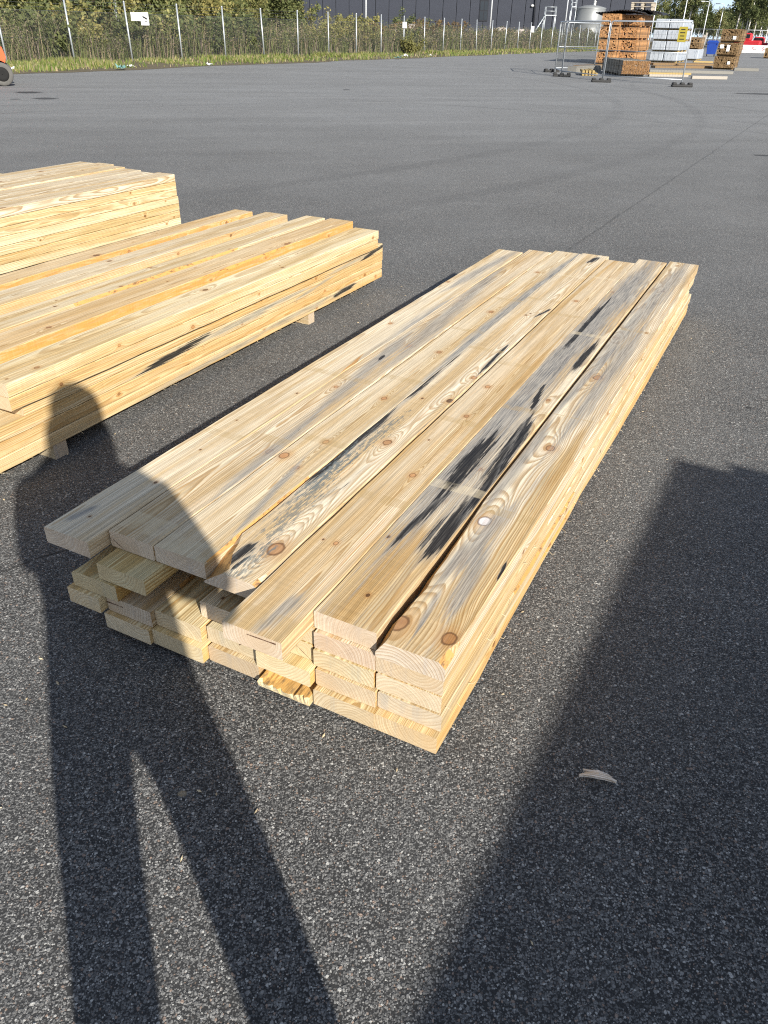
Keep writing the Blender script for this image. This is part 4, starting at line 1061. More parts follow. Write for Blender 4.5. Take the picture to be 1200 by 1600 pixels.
# ================================================================== BIRCHES AND OTHER TREES
def tree_proto(seed, h, crown_r, nl, size, lean=0.0):
    r = random.Random(seed); tk = MB(); lf = MB(); lp = []
    tp = [(lean * (k / 6) ** 2 + r.gauss(0, .06), r.gauss(0, .06), h * .93 * k / 6) for k in range(7)]
    tk.tube(tp, [0.17 * (1 - 0.13 * k) for k in range(7)], 7, caps=False)
    for i in range(26):
        t = r.uniform(0.30, 0.98); k = min(5, int(t * 6)); b = Vector(tp[k]).lerp(Vector(tp[k + 1]), t * 6 - k)
        a = r.uniform(0, 6.283); L = crown_r * (1.15 - 0.75 * t) * r.uniform(.6, 1.15)
        pts = [b, b + Vector((math.cos(a) * L * .5, math.sin(a) * L * .5, L * .5)), b + Vector((math.cos(a) * L, math.sin(a) * L, L * .55 + r.uniform(-.3, .3)))]
        tk.tube(pts, [.05 * (1.2 - t), .03 * (1.2 - t), .01], 4, caps=False)
        for _ in range(nl // 26):
            f = r.uniform(.25, 1.1); p = pts[0].lerp(pts[1], f * 2) if f < .5 else pts[1].lerp(pts[2], f * 2 - 1)
            g = r.gauss(0, 1) * .3
            lp.append((p.x + r.gauss(0, .38), p.y + r.gauss(0, .38), p.z + r.gauss(0, .42) - abs(g)))
    leaves(lp, size, r, lf)
    return tk.mesh('trunk'), lf.mesh('crown')
TP = [tree_proto(1, 17, 3.2, 3600, .30, .5), tree_proto(2, 15, 2.8, 3200, .28, -.6), tree_proto(3, 18, 3.0, 3600, .30, .9), tree_proto(4, 8.5, 2.8, 3000, .27, 0.2)]
for i, (a, b) in enumerate(TP):
    a.materials.append(BIRCH if i < 3 else TWIG); b.materials.append(LEAF[[3, 0, 3, 3][i]])
rtree = random.Random(9)
def tree(px, d, k, sc, label):
    p = at_dist(px, 50, d); o = empty('birch_tree' if k < 3 else 'broadleaf_tree', (p.x, p.y, 0), rtree.uniform(0, 6.28)); o.scale = (sc, sc, sc)
    obj('trunk', TP[k][0], None, o); obj('crown', TP[k][1], None, o)
    return tag(o, label, 'tree', 'trees beyond the timber yard')
for px in (1003, 1016, 1027, 1036, 1045, 1056, 1065, 1074, 1083, 1090): tree(px + rtree.uniform(-4, 4), 185 + rtree.uniform(-12, 25), rtree.randrange(3), rtree.uniform(.62, .85) if px < 1075 else rtree.uniform(.5, .62), 'birch in the clump beyond the white-wrapped packs')
for px in (1100, 1108, 1116, 1124, 1132, 1139, 1146): tree(px, 215 + rtree.uniform(-15, 20), 3, rtree.uniform(.72, .92), 'low dark tree in the gap between the birch clumps')
for px in (1148, 1156, 1163, 1171, 1180, 1189, 1197, 1206, 1216, 1227, 1240): tree(px + rtree.uniform(-3, 3), 160 + rtree.uniform(-10, 25), rtree.randrange(3), rtree.uniform(.66, .95), 'tall birch with pale trunk beyond the red machinery')
for px in range(1000, 1260, 13): tree(px, 255 + rtree.uniform(-10, 10), 3, rtree.uniform(.75, .95), 'dark tree in the far row behind the birches')

# ================================================================== TIMBER PACKS IN THE YARD
def streaky(name, a, b, rough=0.75, sc=1.0):
    M = Mat(name); p = M.coord(); x, y, z = M.sep(p)
    g = M.node('ShaderNodeNewGeometry'); rp = M.sock(g.outputs['Random Per Island'])
    n = M.noise(M.vec(x * 30 * sc, y * 2.0 * sc, z * 30 * sc), 1.0, 4, 0.65)
    c = M.scale(M.mix(a, b, n), rp * 0.55 + 0.7)
    return M.done(c, rough, None, 0.2)
PK_OR = streaky('batten_orange', (0.34, 0.165, 0.065), (0.50, 0.285, 0.13)); PK_BR = streaky('batten_brown', (0.16, 0.10, 0.05), (0.27, 0.18, 0.09))
PK_GR = streaky('batten_weathered', (0.17, 0.165, 0.15), (0.30, 0.285, 0.25)); PK_YE = streaky('batten_yellow', (0.34, 0.235, 0.085), (0.46, 0.34, 0.14))
DARK = plain('dark_steel_rim', (0.02, 0.02, 0.02), 0.9, 0.1)
STRAP = plain('black_strap', (0.02, 0.02, 0.02), 0.4, 0.4)
def pack_mesh(W, H, L, nx, ny, seed, jit=0.06):
    r = random.Random(seed); m = MB()
    w, h = W / nx, H / ny
    for i in range(nx):
        for j in range(ny):
            d = r.uniform(0, jit); e_ = r.uniform(0, jit)
            if r.random() < 0.12 and 0 < j < ny - 1: d += 0.3
            m.box((-W / 2 + (i + .5) * w, (d + L - e_) / 2, (j + .5) * h), (w * r.uniform(.72, .97), L - d - e_, h * r.uniform(.74, .97)))
    return m.mesh('battens')
pk_cache = {}
AZ27 = R_(26.5)
def pack(p, W, H, L, nx, ny, mat, label, group, rot=-AZ27, name='timber_pack', strap=True, var=0, bear=True):
    key = (W, H, L, nx, ny, mat.name, var)
    if key not in pk_cache:
        b = 0.09 if bear else 0.0
        a = pack_mesh(W, H - b - 0.01, L, nx, ny, var + 1); a.materials.append(mat)
        s_ = MB()
        for y in (L * .18, L * .82):
            for (c, s) in (((0, y, H - b - 0.005), (W + .03, .04, .012)), ((-W / 2 - .01, y, (H - b) / 2), (.012, .04, H - b)), ((W / 2 + .01, y, (H - b) / 2), (.012, .04, H - b))): s_.box(c, s)
        bb = MB().box((0, 0, b / 2), (W * .98, .1, b)).mesh('bearer') if bear else None
        if bb: bb.materials.append(mat)
        sm = s_.mesh('strap'); sm.materials.append(STRAP)
        pk_cache[key] = (a, sm, bb, b)
    a, sm, bb, b = pk_cache[key]
    o = empty(name, p, rot)
    t = obj('battens', a, None, o, (0, 0, b)); t['kind'] = 'stuff'
    if strap: obj('strap', sm, None, o, (0, 0, b))
    if bb:
        for y in (L * .15, L * .5, L * .85): obj('bearer', bb, None, o, (0, y, 0))
    return tag(o, label, 'timber pack', group)
# two columns of orange-brown packs, four high
BG = 'orange-brown timber packs under the black roofing sheet'
for cnum, (px, side_) in enumerate(((943, 'shaded column'), (975.5, 'sunlit column'))):
    g = ground(px, 100.4)
    for ly in range(4):
        off = [0, .05, -.04, .03][ly]
        q = g + VV * off
        pack((q.x, q.y, ly * 0.72), 1.16, 0.71, 4.3 if not (cnum == 0 and ly == 1) else 3.2, 14, 9, PK_OR, 'orange-brown batten pack, %s from the ground in the %s under the black sheet' % (['lowest', 'second', 'third', 'topmost'][ly], side_), BG, var=ly + cnum * 4)
# black corrugated sheets over them
BLKS = plain('black_bitumen_sheet', (0.018, 0.018, 0.020), 0.55, 0.35, 0.0, 0.3, 4.0, 0.3)
def sheet(p, W, L, tilt, rot, label, seed):
    r = random.Random(seed); nx, ny = 64, 10; vs, fs = [], []
    for j in range(ny + 1):
        for i in range(nx + 1):
            x = -W / 2 + W * i / nx; y = L * j / ny
            e_ = abs(x) / (W / 2)
            z = 0.035 * math.sin(x * 2 * math.pi / 0.19) - 0.22 * max(0, e_ - .62) ** 1.4 + 0.05 * math.sin(y * 1.7 + seed) + tilt * x + 0.05 * math.sin(x * 2.3 + seed)
            vs.append((x, y, z))
    for j in range(ny):
        for i in range(nx): a = j * (nx + 1) + i; fs.append((a, a + 1, a + nx + 2, a + nx + 1))
    m = MB(); m.add(vs, fs, smooth=True); o = m.build('roofing_sheet', BLKS, None, p, rot)
    md = o.modifiers.new('thick', 'SOLIDIFY'); md.thickness = 0.02
    return tag(o, label, 'roofing sheet')
g = ground(956, 100.4) - U * 0.35
sheet((g.x, g.y, 2.98), 3.1, 4.9, 0.02, -AZ27, 'wide black corrugated sheet drooping over the shaded orange-brown packs', 1)
g = ground(992, 100.4) - U * 0.1
sheet((g.x, g.y, 3.05), 2.3, 4.6, -0.015, -AZ27 + 0.04, 'black corrugated sheet overhanging the sunlit orange-brown packs, under the pallets', 2)
PALW = streaky('pallet_wood', (0.33, 0.29, 0.23), (0.50, 0.44, 0.35))
def pallet(p, rot, label):
    o = empty('pallet', p, rot); tag(o, label, 'pallet', 'pallets on the black sheet')
    db = MB().box((0, 0, 0), (1.5, .14, .03)).mesh('deck_board'); bl = MB().box((0, 0, 0), (.18, .14, .12)).mesh('block'); sk = MB().box((0, 0, 0), (.14, 1.2, .03)).mesh('runner')
    for m in (db, bl, sk): m.materials.append(PALW)
    for k in range(6): obj('deck_board', db, None, o, (0, -.5 + k * .2, .215))
    for x in (-.65, 0, .65):
        obj('runner', sk, None, o, (x, 0, .184)); obj('runner', sk, None, o, (x, 0, .015))
        for y in (-.5, 0, .5): obj('block', bl, None, o, (x, y, .10))
pg = ground(986, 100.4) + U * 0.9
pallet((pg.x, pg.y, 3.10), -AZ27 + .1, 'lower weathered pallet lying on the black corrugated sheet'); pallet((pg.x, pg.y, 3.335), -AZ27 + .06, 'upper weathered pallet stacked on another above the black sheet')

# white-wrapped packs
WM = Mat('white_wrap'); wp = WM.coord(); wx, wy, wz = WM.sep(wp)
prn = WM.noise(WM.vec(wx * 3.0, wy * 3.0, wz * 4.0), 1.0, 5, 0.75)
WRAP = WM.done(WM.mix((0.38, 0.41, 0.45), (0.13, 0.17, 0.22), prn.ss(0.54, 0.64) * 0.6), 0.4, WM.bump(WM.noise(wp, 4.0, 3, 0.5), 0.25, 0.05), 0.4)
def wrapped_pack(p, W, H, L, label, rot=-AZ27, seed=0):
    o = empty('wrapped_pack', p, rot); tag(o, label, 'wrapped pack', 'white-wrapped timber packs')
    r = random.Random(seed); b = bmesh.new(); bmesh.ops.create_grid(b, x_segments=1, y_segments=1, size=1); b.free()
    m = MB().box((0, L / 2, (H - .1) / 2 + .1), (W, L, H - .1), bev=.035)
    m.build('wrap', WRAP, o)
    for k in range(2):
        x = -W / 2 + W * (k + .5 + r.uniform(-.3, .3)) / 2
        MB().tube([(x, -.012, .12), (x + r.uniform(-.08, .08), -.02, H * .5), (x + r.uniform(-.05, .05), -.012, H - .03)], .007, 4).build('fold', WRAP, o)
    for y in (L * .12, L * .5, L * .88): MB().box((0, y, .05), (W * .96, .1, .1)).build('bearer', PK_YE, o)
g0 = ground(1023.5, 97.2)
for cx in range(2):
    for ly in range(4):
        q = g0 + VV * (1.03 * cx + [0, .03, -.02, .02][ly])
        wrapped_pack((q.x, q.y, ly * .69), 0.98, .685, 4.4, 'white-wrapped pack, %s from the ground, in the row %s' % (['lowest', 'second', 'third', 'topmost'][ly], ['beside the orange-brown packs', 'beside the blue bin'][cx]), seed=cx * 4 + ly)
q = ground(1078, 94.5); wrapped_pack((q.x, q.y, 0), 1.1, .80, 3.0, 'single low white-wrapped pack under a bundle of rough wood ends', seed=9)
pack((q.x, q.y, .81), 1.05, .85, 2.6, 9, 7, PK_BR, 'rough bundle of brown wood ends on top of the low white pack', None, var=21, name='wood_bundle')
PK_PL = streaky('pale_board', (0.30, 0.27, 0.23), (0.46, 0.42, 0.36))
def lean_board(px, py, L, label):
    q = ground(px, py); m = MB().box((0, 0, L / 2), (.16, .04, L), ry(R_(7)))
    o = m.build('leaning_board', PK_PL, None, (q.x, q.y, 0), -AZ27); o.location.z = 0.02
    return tag(o, label, 'board', 'boards leaning by the white packs')
lean_board(1091.5, 92.5, 1.8, 'pale board standing upright against the rough wood bundle'); lean_board(1094.5, 91.5, 2.0, 'longer pale board standing upright beside the blue bin')

# brown packs with labels
LABG = 'brown labelled timber packs in one pile'
g = ground(1128.5, 108.6)
for ly in range(3):
    q = g + VV * [0, .05, .10][ly]
    o = pack((q.x, q.y, ly * .715), 1.22, .70, 2.6, 18, 11, PK_BR, 'brown labelled timber pack, %s of the pile of three beside the blue bin' % ['lowest', 'middle', 'topmost'][ly], LABG, var=30 + ly)
    for (lx, lz, lw, lh) in ([(.28, .36, .16, .16)], [(-.36, .5, .22, .20), (.02, .42, .18, .34)], [(.2, .25, .18, .17)])[ly]:
        MB().box((lx, -.015, lz), (lw, .012, lh), bev=.003).build('paper_label', WHITE, o)
# weathered pack in front
c0, c1 = ground(970, 119.2), ground(937.5, 112.0)
ax = (c1 - c0).normalized(); ang = math.atan2(ax.y, ax.x) - math.pi / 2
wd = (ground(1011, 119.8) - c0).length
perp = Vector((ax.y, -ax.x, 0))
fo = c0 + perp * (wd / 2 * 0.97)
pack((fo.x, fo.y, 0), wd * .97, .68, 4.6, 26, 16, PK_GR, 'weathered grey pack with rough brown ends behind the temporary fence', None, rot=ang, var=40)
ENDS = streaky('rough_brown_end', (0.17, 0.085, 0.035), (0.28, 0.16, 0.07), 0.85, 1.0)
endm = pack_mesh(wd * .965, .565, .05, 26, 15, 77, .03); endm.materials.append(ENDS)
par = [o for o in col.objects if o.get('label', '').startswith('weathered grey pack')][0]
t = obj('end_faces', endm, None, par, (0, -.03, .095)); t['kind'] = 'stuff'; t['label'] = 'rough brown sawn ends of the pack'
# yellow battens and loose timber on the ground
rb = random.Random(4)
for k in range(9):
    q = ground(911 + (k % 5) * 5.2, 118.4); L = rb.uniform(1.6, 2.6)
    o = MB().box((0, L / 2, .055), (.11, L, .105), bev=.006).build('batten', PK_YE, None, (q.x, q.y, 0.0 if k < 5 else .112), -R_(8) + rb.uniform(-.03, .03))
    tag(o, 'yellow treated batten in the small heap behind the fence feet', 'batten', 'yellow battens heaped on the ground')
def loose(pxa, pya, pxb, pyb, w, h, mat, label, z=0.0):
    a, b = ground(pxa, pya), ground(pxb, pyb); d = b - a; L = d.length
    o = MB().box((L / 2, 0, h / 2), (L, w, h), bev=.008).build('loose_beam', mat, None, (a.x, a.y, z), math.atan2(d.y, d.x))
    return tag(o, label, 'beam', 'loose beams lying on the asphalt')
loose(1080, 123.2, 1135, 124.2, .16, .13, PK_PL, 'whitish beam lying nearest the right fence foot')
loose(1013, 119.5, 1074, 120.5, .2, .10, PK_PL, 'pale plank end-on beside the weathered grey pack')
loose(1012, 116.4, 1078, 117.2, .22, .10, PK_YE, 'yellowish plank beside the weathered grey pack')
loose(1013, 113.0, 1143, 116.0, .45, .14, PK_GR, 'grey beam lying in front of the labelled pile')
loose(1020, 106.0, 1108, 107.0, .5, .13, PK_BR, 'dark brown beam lying between the white packs and the labelled pile')
loose(1146, 110.2, 1184, 111.4, .6, .15, PK_GR, 'short grey beam beside the labelled pile')
loose(1013, 101.0, 1112, 102.2, 1.2, .12, PK_BR, 'wide brown timber layer in front of the white packs')
loose(893, 113.6, 932, 111.0, .5, .28, PK_GR, 'weathered beam pile behind the yellow battens')
loose(903, 108.5, 945, 106.0, .6, .2, PK_BR, 'dark timber lying at the foot of the orange-brown packs')
loose(1083, 97.5, 1113, 98.2, .3, .1, PK_YE, 'pale plank at the foot of the blue bin')
# pack at the right edge
g = ground(1203, 91.5); pack((g.x, g.y, 0), 1.3, .9, 2.6, 10, 7, PK_BR, 'brown timber pack standing apart at the far right of the yard', None, var=50)
BLUE = plain('blue_plastic', (0.012, 0.045, 0.25), 0.4, 0.4, 0, .12, 2.0)
g = ground(1207, 82); MB().box((0, 0, 1.2), (1.8, 1.2, 2.3), bev=.1).build('body', plain('pale_blue_paint', (.35, .45, .58), .4), tag(empty('site_cabin', (g.x, g.y, 0), -AZ27), 'pale blue site cabinet beyond the pack at the far right', 'cabin'))
# blue bin
g = ground(1109.5, 88.2)
bn = empty('wheeled_bin', (g.x, g.y, 0), -R_(18)); tag(bn, 'blue wheeled waste bin between white packs and labelled pile', 'bin')
def frust(m, x0, x1, y0, y1, z0, X0, X1, Y0, Y1, z1):
    return m.add([(x0, y0, z0), (x1, y0, z0), (x1, y1, z0), (x0, y1, z0), (X0, Y0, z1), (X1, Y0, z1), (X1, Y1, z1), (X0, Y1, z1)], [(3, 2, 1, 0), (4, 5, 6, 7), (0, 1, 5, 4), (1, 2, 6, 5), (2, 3, 7, 6), (3, 0, 4, 7)])
frust(MB(), -.42, .42, -.35, .35, .2, -.53, .53, -.45, .45, 1.2).build('body', BLUE, bn)
frust(frust(MB(), -.58, .58, -.5, .5, 1.2, -.58, .58, -.5, .5, 1.27), -.55, .55, -.47, .47, 1.27, -.4, .4, -.3, .3, 1.4).build('lid', BLUE, bn)
for x in (-.36, .36):
    for y in (-.3, .3): MB().lathe([(.01, -.04), (.11, -.04), (.12, 0), (.11, .04), (.01, .04)], 14, (x, y, .12), 'X').build('wheel', BLACK, bn)
    MB().tube([(x, -.47, 1.1), (x * 1.25, -.56, 1.12)], .03, 6).build('handle', BLUE, bn)
# banner, red machinery and the far fence
bl, br = ground(1152, 82.3), ground(1200, 83.8)
bd = (br - bl); bang = math.atan2(bd.y, bd.x); bl_len = bd.length
bz = at_dist(1155, 70.3, math.hypot(bl.x, bl.y)).z
ban = empty('banner', (bl.x, bl.y, 0), bang); tag(ban, 'long white banner with small red logos in front of red machinery', 'banner')
MB().box((bl_len / 2 + .4, 0, bz / 2 + .03), (bl_len + .9, .05, bz)).build('cloth', WHITE, ban)
RED = plain('red_paint', (0.42, 0.022, 0.028), 0.4, 0.4, 0, .15, 2.0)
GREYT = plain('grey_print', (.35, .33, .33), .6)
for k in range(3):
    x = bl_len * (.145 + .33 * k)
    text_obj('logo', 'S', bz * .62, RED, ban, (x, -.03, bz * .56), ROT_S, .004)
    MB().box((x + bl_len * .075, -.03, bz * .5), (bl_len * .085, .008, bz * .10)).build('lettering', GREYT, ban)
def red_machine(px, d, w, h, label, seed):
    p = at_dist(px, 75, d); o = empty('red_machine', (p.x, p.y, 0), bang); tag(o, label, 'machine', 'red machinery behind the banner')
    r = random.Random(seed)
    MB().box((0, 0, h * .38), (w, 1.6, h * .42), bev=.15).build('body', RED, o)
    MB().box((-w * .1, 0, h * .75), (w * .45, 1.4, h * .42), bev=.2).build('cab', RED, o)
    MB().box((-w * .1, -.71, h * .80), (w * .36, .04, h * .2)).build('window', GLASS, o)
    for x in (-w * .34, w * .34): MB().lathe([(.01, -.14), (.3, -.14), (.38, -.08), (.38, .08), (.3, .14), (.01, .14)], 16, (x, -.75, .38), 'Y').build('wheel', BLACK, o)
red_machine(1166, 136, 3.6, 2.35, 'red machine with a raised cab beside the timber pile', 1); red_machine(1187, 139, 3.2, 1.9, 'lower red machine behind the middle of the banner', 2)
def far_fence(pxa, pxb, d, hgt, label):
    a, b = at_dist(pxa, 60, d), at_dist(pxb, 60, d * 1.03); a.z = b.z = 0; dd = b - a; L = dd.length
    o = empty('mesh_fence', a, math.atan2(dd.y, dd.x)); tag(o, label, 'fence')
    n = int(L / 3); pm = MB().tube([(0, 0, 0), (0, 0, hgt)], .05, 6).mesh('post'); pm.materials.append(GALV)
    for i in range(n + 1): obj('post', pm, None, o, (i * L / n, 0, 0))
    m = MB()
    for i in range(int(L / .22)): m.tube([(i * .22, 0, .1), (i * .22, 0, hgt - .05)], .012, 3, caps=False)
    m.build('wire_mesh', WIRE, o)
    m = MB()
    for zz in (.1, hgt * .5, hgt - .03): m.tube([(0, 0, zz), (L, 0, zz)], .035, 5)
    m.build('rail', GALV, o)
far_fence(1083, 1260, 150, 2.75, 'grey steel mesh fence behind the red machinery and birch trunks')

# ================================================================== TEMPORARY FENCE
TUBE = plain('temporary_fence_tube', (0.44, 0.47, 0.50), 0.4, 0.5, 0.5, .1, 5.0)
RUB = plain('fence_foot_rubber', (0.045, 0.045, 0.045), 0.85, 0.2, 0, .3, 10.0, .3)
def temp_panel(a, b, label, H=2.18):
    a, b = Vector((a.x, a.y, 0)), Vector((b.x, b.y, 0)); d = b - a; L = d.length
    o = empty('temporary_fence_panel', a, math.atan2(d.y, d.x)); tag(o, label, 'fence panel', 'temporary fence panels round the timber yard')
    r = .028; m = MB()
    m.tube([(0.03, 0, .02), (0.03, 0, H - .1), (.06, 0, H - .03), (.13, 0, H)], r, 8); m.tube([(.13, 0, H), (L - .13, 0, H), (L - .06, 0, H - .03), (L - .03, 0, H - .1), (L - .03, 0, .02)], r, 8)
    m.build('frame', TUBE, o)
    m = MB().tube([(.03, 0, .2), (L - .03, 0, .2)], r * .8, 6).tube([(.03, 0, H * .52), (L - .03, 0, H * .52)], r * .55, 6); m.build('rail', TUBE, o)
    m = MB()
    for i in range(1, int(L / .12)): m.tube([(i * .12, 0.005, .2), (i * .12, 0.005, H)], .0028, 3, caps=False)
    for j in range(1, 9): m.tube([(.03, -.004, .2 + j * (H - .2) / 9), (L - .03, -.004, .2 + j * (H - .2) / 9)], .003, 3, caps=False)
    m.build('wire_mesh', WIRE, o)
    return o
foot_me = MB().box((0, 0, .045), (.82, .25, .09), bev=.03)
for x in (-.31, 0, .31): foot_me.box((x, 0, .115), (.17, .23, .09), bev=.03)
foot_me = foot_me.mesh('fence_foot'); foot_me.materials.append(RUB)
def foot(px, py, rot, label):
    g = ground(px, py); return tag(obj('fence_foot', foot_me, None, None, (g.x, g.y, 0), rot), label, 'fence foot', 'rubber feet of the temporary fence')
A0, A1, A2 = ground(1065.5, 133.5), ground(941, 126.5), ground(877, 118.5)
A3 = ground(862, 111.5)
temp_panel(A0, A1, 'temporary fence panel in front of the orange-brown packs, carrying the yellow sign')
temp_panel(A1, A2, 'temporary fence panel turning back from the grey pack to the rubber feet')
B3 = A2 + (ground(862, 111) - A2).normalized() * 3.5
temp_panel(A2, B3, 'temporary fence panel running away along the shaded side of the packs')
C1 = B3 + Vector((2.6, 2.6, 0)); temp_panel(B3, C1, 'furthest temporary fence panel by the shaded orange-brown packs')
foot(1065, 136, -R_(2), 'rubber foot under the sunlit end of the front fence panel'); foot(939, 128.6, -R_(4), 'rubber foot under the fence corner by the grey pack')
foot(877.5, 119.8, -R_(6), 'rubber foot under the corner of the side fence panels'); foot(861.5, 112.8, R_(14), 'rubber foot behind, half hidden by the side fence panel')
YEL = plain('yellow_sign', (0.42, 0.34, 0.05), 0.5, 0.3, 0, .08)
fdv = (A1 - A0); fl = fdv.length
sgn = empty('yellow_sign', A0 + fdv.normalized() * .22, math.atan2(fdv.y, fdv.x)); tag(sgn, 'yellow site notice hung on the front temporary fence panel', 'sign')
MB().box((.16, .02, 1.76), (.34, .01, .52)).build('board', YEL, sgn)
for k in range(4): MB().box((.16, .028, 1.60 + k * .11), (.2 - .03 * (k % 2), .004, .03)).build('printed_line', BLACK, sgn)

# ================================================================== FORKLIFT (only its tail shows)
ORG = plain('orange_red_paint', (0.66, 0.085, 0.018), 0.35, 0.5, 0, .08, 2.0)
TYRE = plain('tyre_rubber', (0.10, 0.097, 0.09), 0.85, 0.2, 0, .3, 6.0, .2)
wg = ground(7.5, 134.3); wg = wg - rz(R_(204)) @ Vector((.06, .605, 0))
fk = empty('forklift', (wg.x, wg.y, 0), R_(204)); tag(fk, 'orange-red forklift, its tail and one black tyre by the verge', 'forklift')
# local x runs from the tail (0.25 ahead of the rear wheel) towards the forks
m = MB(); prof = [(-.09, .62), (-.14, .78), (-.08, 1.02), (.2, 1.12), (.75, 1.10), (.75, .42), (.32, .42), (.42, .55), (.34, .64), (.22, .70), (.06, .70)]
n = len(prof); m.add([(x, -.62, z) for x, z in prof] + [(x, .62, z) for x, z in prof], [tuple(range(n)), tuple(range(2 * n - 1, n - 1, -1))] + [(i, i + n, (i + 1) % n + n, (i + 1) % n) for i in range(n)])
m.build('counterweight', ORG, fk)
MB().box((1.45, 0, .62), (1.4, 1.15, .5), bev=.06).build('chassis', ORG, fk)
MB().box((1.1, 0, 1.16), (.6, .6, .14), bev=.05).box((.80, 0, 1.45), (.14, .6, .55), bev=.05).build('seat', BLACK, fk)
MB().tube([(1.85, 0, .9), (1.6, 0, 1.4)], .03, 8).lathe([(.19, -.02), (.21, 0), (.19, .02), (.17, 0), (.19, -.02)], 18, (1.58, 0, 1.42)).build('steering_wheel', BLACK, fk)
m = MB()
for y in (-.55, .55):
    m.tube([(.7, y, 1.1), (.85, y, 2.45)], .04, 6); m.tube([(2.1, y, .8), (1.85, y, 2.45)], .04, 6)
m.build('guard_post', BLACK, fk)
m = MB().box((1.35, -.56, 2.47), (1.15, .06, .06)).box((1.35, .56, 2.47), (1.15, .06, .06))
for k in range(7): m.box((.82 + k * .175, 0, 2.47), (.05, 1.1, .05))
m.build('overhead_guard', BLACK, fk)
for x, y, rr_ in ((0.06, -.55, .315), (0.06, .55, .315), (1.9, -.6, .40), (1.9, .6, .40)):
    wl2 = empty('wheel', (x, y * 1.1, rr_)); wl2.parent = fk
    MB().lathe([(rr_ * .62, -.11), (rr_ * .9, -.12), (rr_, -.09), (rr_, .09), (rr_ * .9, .12), (rr_ * .62, .11)], 26, axis='Y').build('tyre', TYRE, wl2)
    MB().lathe([(.01, -.07), (rr_ * .25, -.1), (rr_ * .3, -.07), (rr_ * .62, -.10), (rr_ * .62, .10), (rr_ * .3, .07), (.01, .07)], 20, axis='Y').build('rim', DARK, wl2)
m = MB()
for y in (-.33, .33): m.box((2.45, y, 1.25), (.12, .1, 2.4))
for zz in (.25, 1.2, 2.4): m.box((2.45, 0, zz), (.1, .7, .1))
m.build('mast', BLACK, fk)
for y in (-.25, .25): MB().box((3.05, y, .07), (1.2, .12, .05)).box((2.53, y, .35), (.05, .12, .55)).build('fork', BLACK, fk)

# ================================================================== SMALL THINGS ON THE ASPHALT
q = random.Random(12)
def chip(px, py, L, w, a, label, seed):
    r = random.Random(seed); g = ground(px, py); m = MB()
    for s in range(2):
        pts, off = [], (s - .5) * w * .9
        k = 7; vs, fs = [], []
        for i in range(k):
            t = i / (k - 1); hw = w * .5 * (math.sin(math.pi * min(1, max(0, t * .9 + .06))) ** .6) * (1 - .3 * s)
            x = -L / 2 + L * t * (1 - .22 * s) + .1 * L * s; yy = off + .25 * w * (t - .5) * (1 - 2 * s) + r.uniform(-.002, .002)
            z = .008 + .012 * math.sin(t * 3.1) * (1 - s * .5)
            for (dy, dz) in ((-hw, 0), (hw, 0), (hw * .8, .006), (-hw * .8, .006)): vs.append((x, yy + dy, z + dz))
        for i in range(k - 1):
            for j in range(4): fs.append((i * 4 + j, i * 4 + (j + 1) % 4, (i + 1) * 4 + (j + 1) % 4, (i + 1) * 4 + j))
        fs += [(0, 1, 2, 3), (k * 4 - 1, k * 4 - 2, k * 4 - 3, k * 4 - 4)]
        m.add(vs, fs)
    o = m.build('wood_splinter', PINE, None, (g.x, g.y, 0), a); o['seed'] = 3.0; o['stain'] = 0.0; o['side_orange'] = 0.0; o.color = (1.3, 1.38, 1.75, 1)
    return tag(o, label, 'splinter')
chip(933, 1217, .098, .017, -R_(14), 'pale split wood splinter lying in the big shadow', 1)

# crumbs of sawdust and bark round the stacks, and fibres fringing the sawn edges
mb = MB(); r_ = random.Random(31)
for _ in range(60):
    v, u = r_.choice([(r_.gauss(-0.38, .12), r_.uniform(1.2, 5.8)), (r_.uniform(-1.8, -.5), r_.gauss(1.0, .15)), (r_.gauss(-2.45, .15), r_.uniform(1.4, 5.4)), (r_.uniform(-2, 1.5), r_.uniform(.5, 6.5))])
    p = vu(v, u, .004); a = r_.uniform(0, 6.28); l = r_.uniform(.003, .011); w = l * r_.uniform(.2, .5)
    dx, dy = Vector((math.cos(a), math.sin(a), 0)) * l, Vector((-math.sin(a), math.cos(a), 0)) * w
    t = Vector((0, 0, r_.uniform(.001, .004)))
    mb.add([p - dx, p + dy, p + dx, p - dy, p + t], [(0, 1, 4), (1, 2, 4), (2, 3, 4), (3, 0, 4), (3, 2, 1, 0)])
tag(mb.build('sawdust_crumbs', streaky('sawdust', (.42, .33, .2), (.6, .5, .34))), 'crumbs of sawdust and bark scattered on the asphalt round the stacks', 'sawdust', kind='stuff')
mb = MB()
for _ in range(150):
    if r_.random() < .45: v, u, z, s_ = -2.708, r_.uniform(1.5, 5.2), LZ + .003 + T * r_.choice([0, 0, 0, 1, 2]), 1
    else: v, u, z, s_ = -.478, r_.uniform(1.35, 5.5), Z0 + .003 + T * r_.choice([0, 0, 1, 2, 3]), 1
    p = vu(v, u, z); l = r_.uniform(.004, .02)
    mb.tube([p - VV * .004, p + VV * l * .6 + U * r_.gauss(0, l * .6) + Vector((0, 0, -l * .15)), p + VV * l * .8 + U * r_.gauss(0, l * 1.6) + Vector((0, 0, -l * r_.uniform(.1, .9)))], [.0009, .0007, .0003], 3, caps=False)
tag(mb.build('wood_fibres', streaky('pale_fibre', (.62, .5, .32), (.75, .63, .43))), 'loose pale fibres fringing the lower sawn edges of the planks', 'wood fibres', kind='stuff')

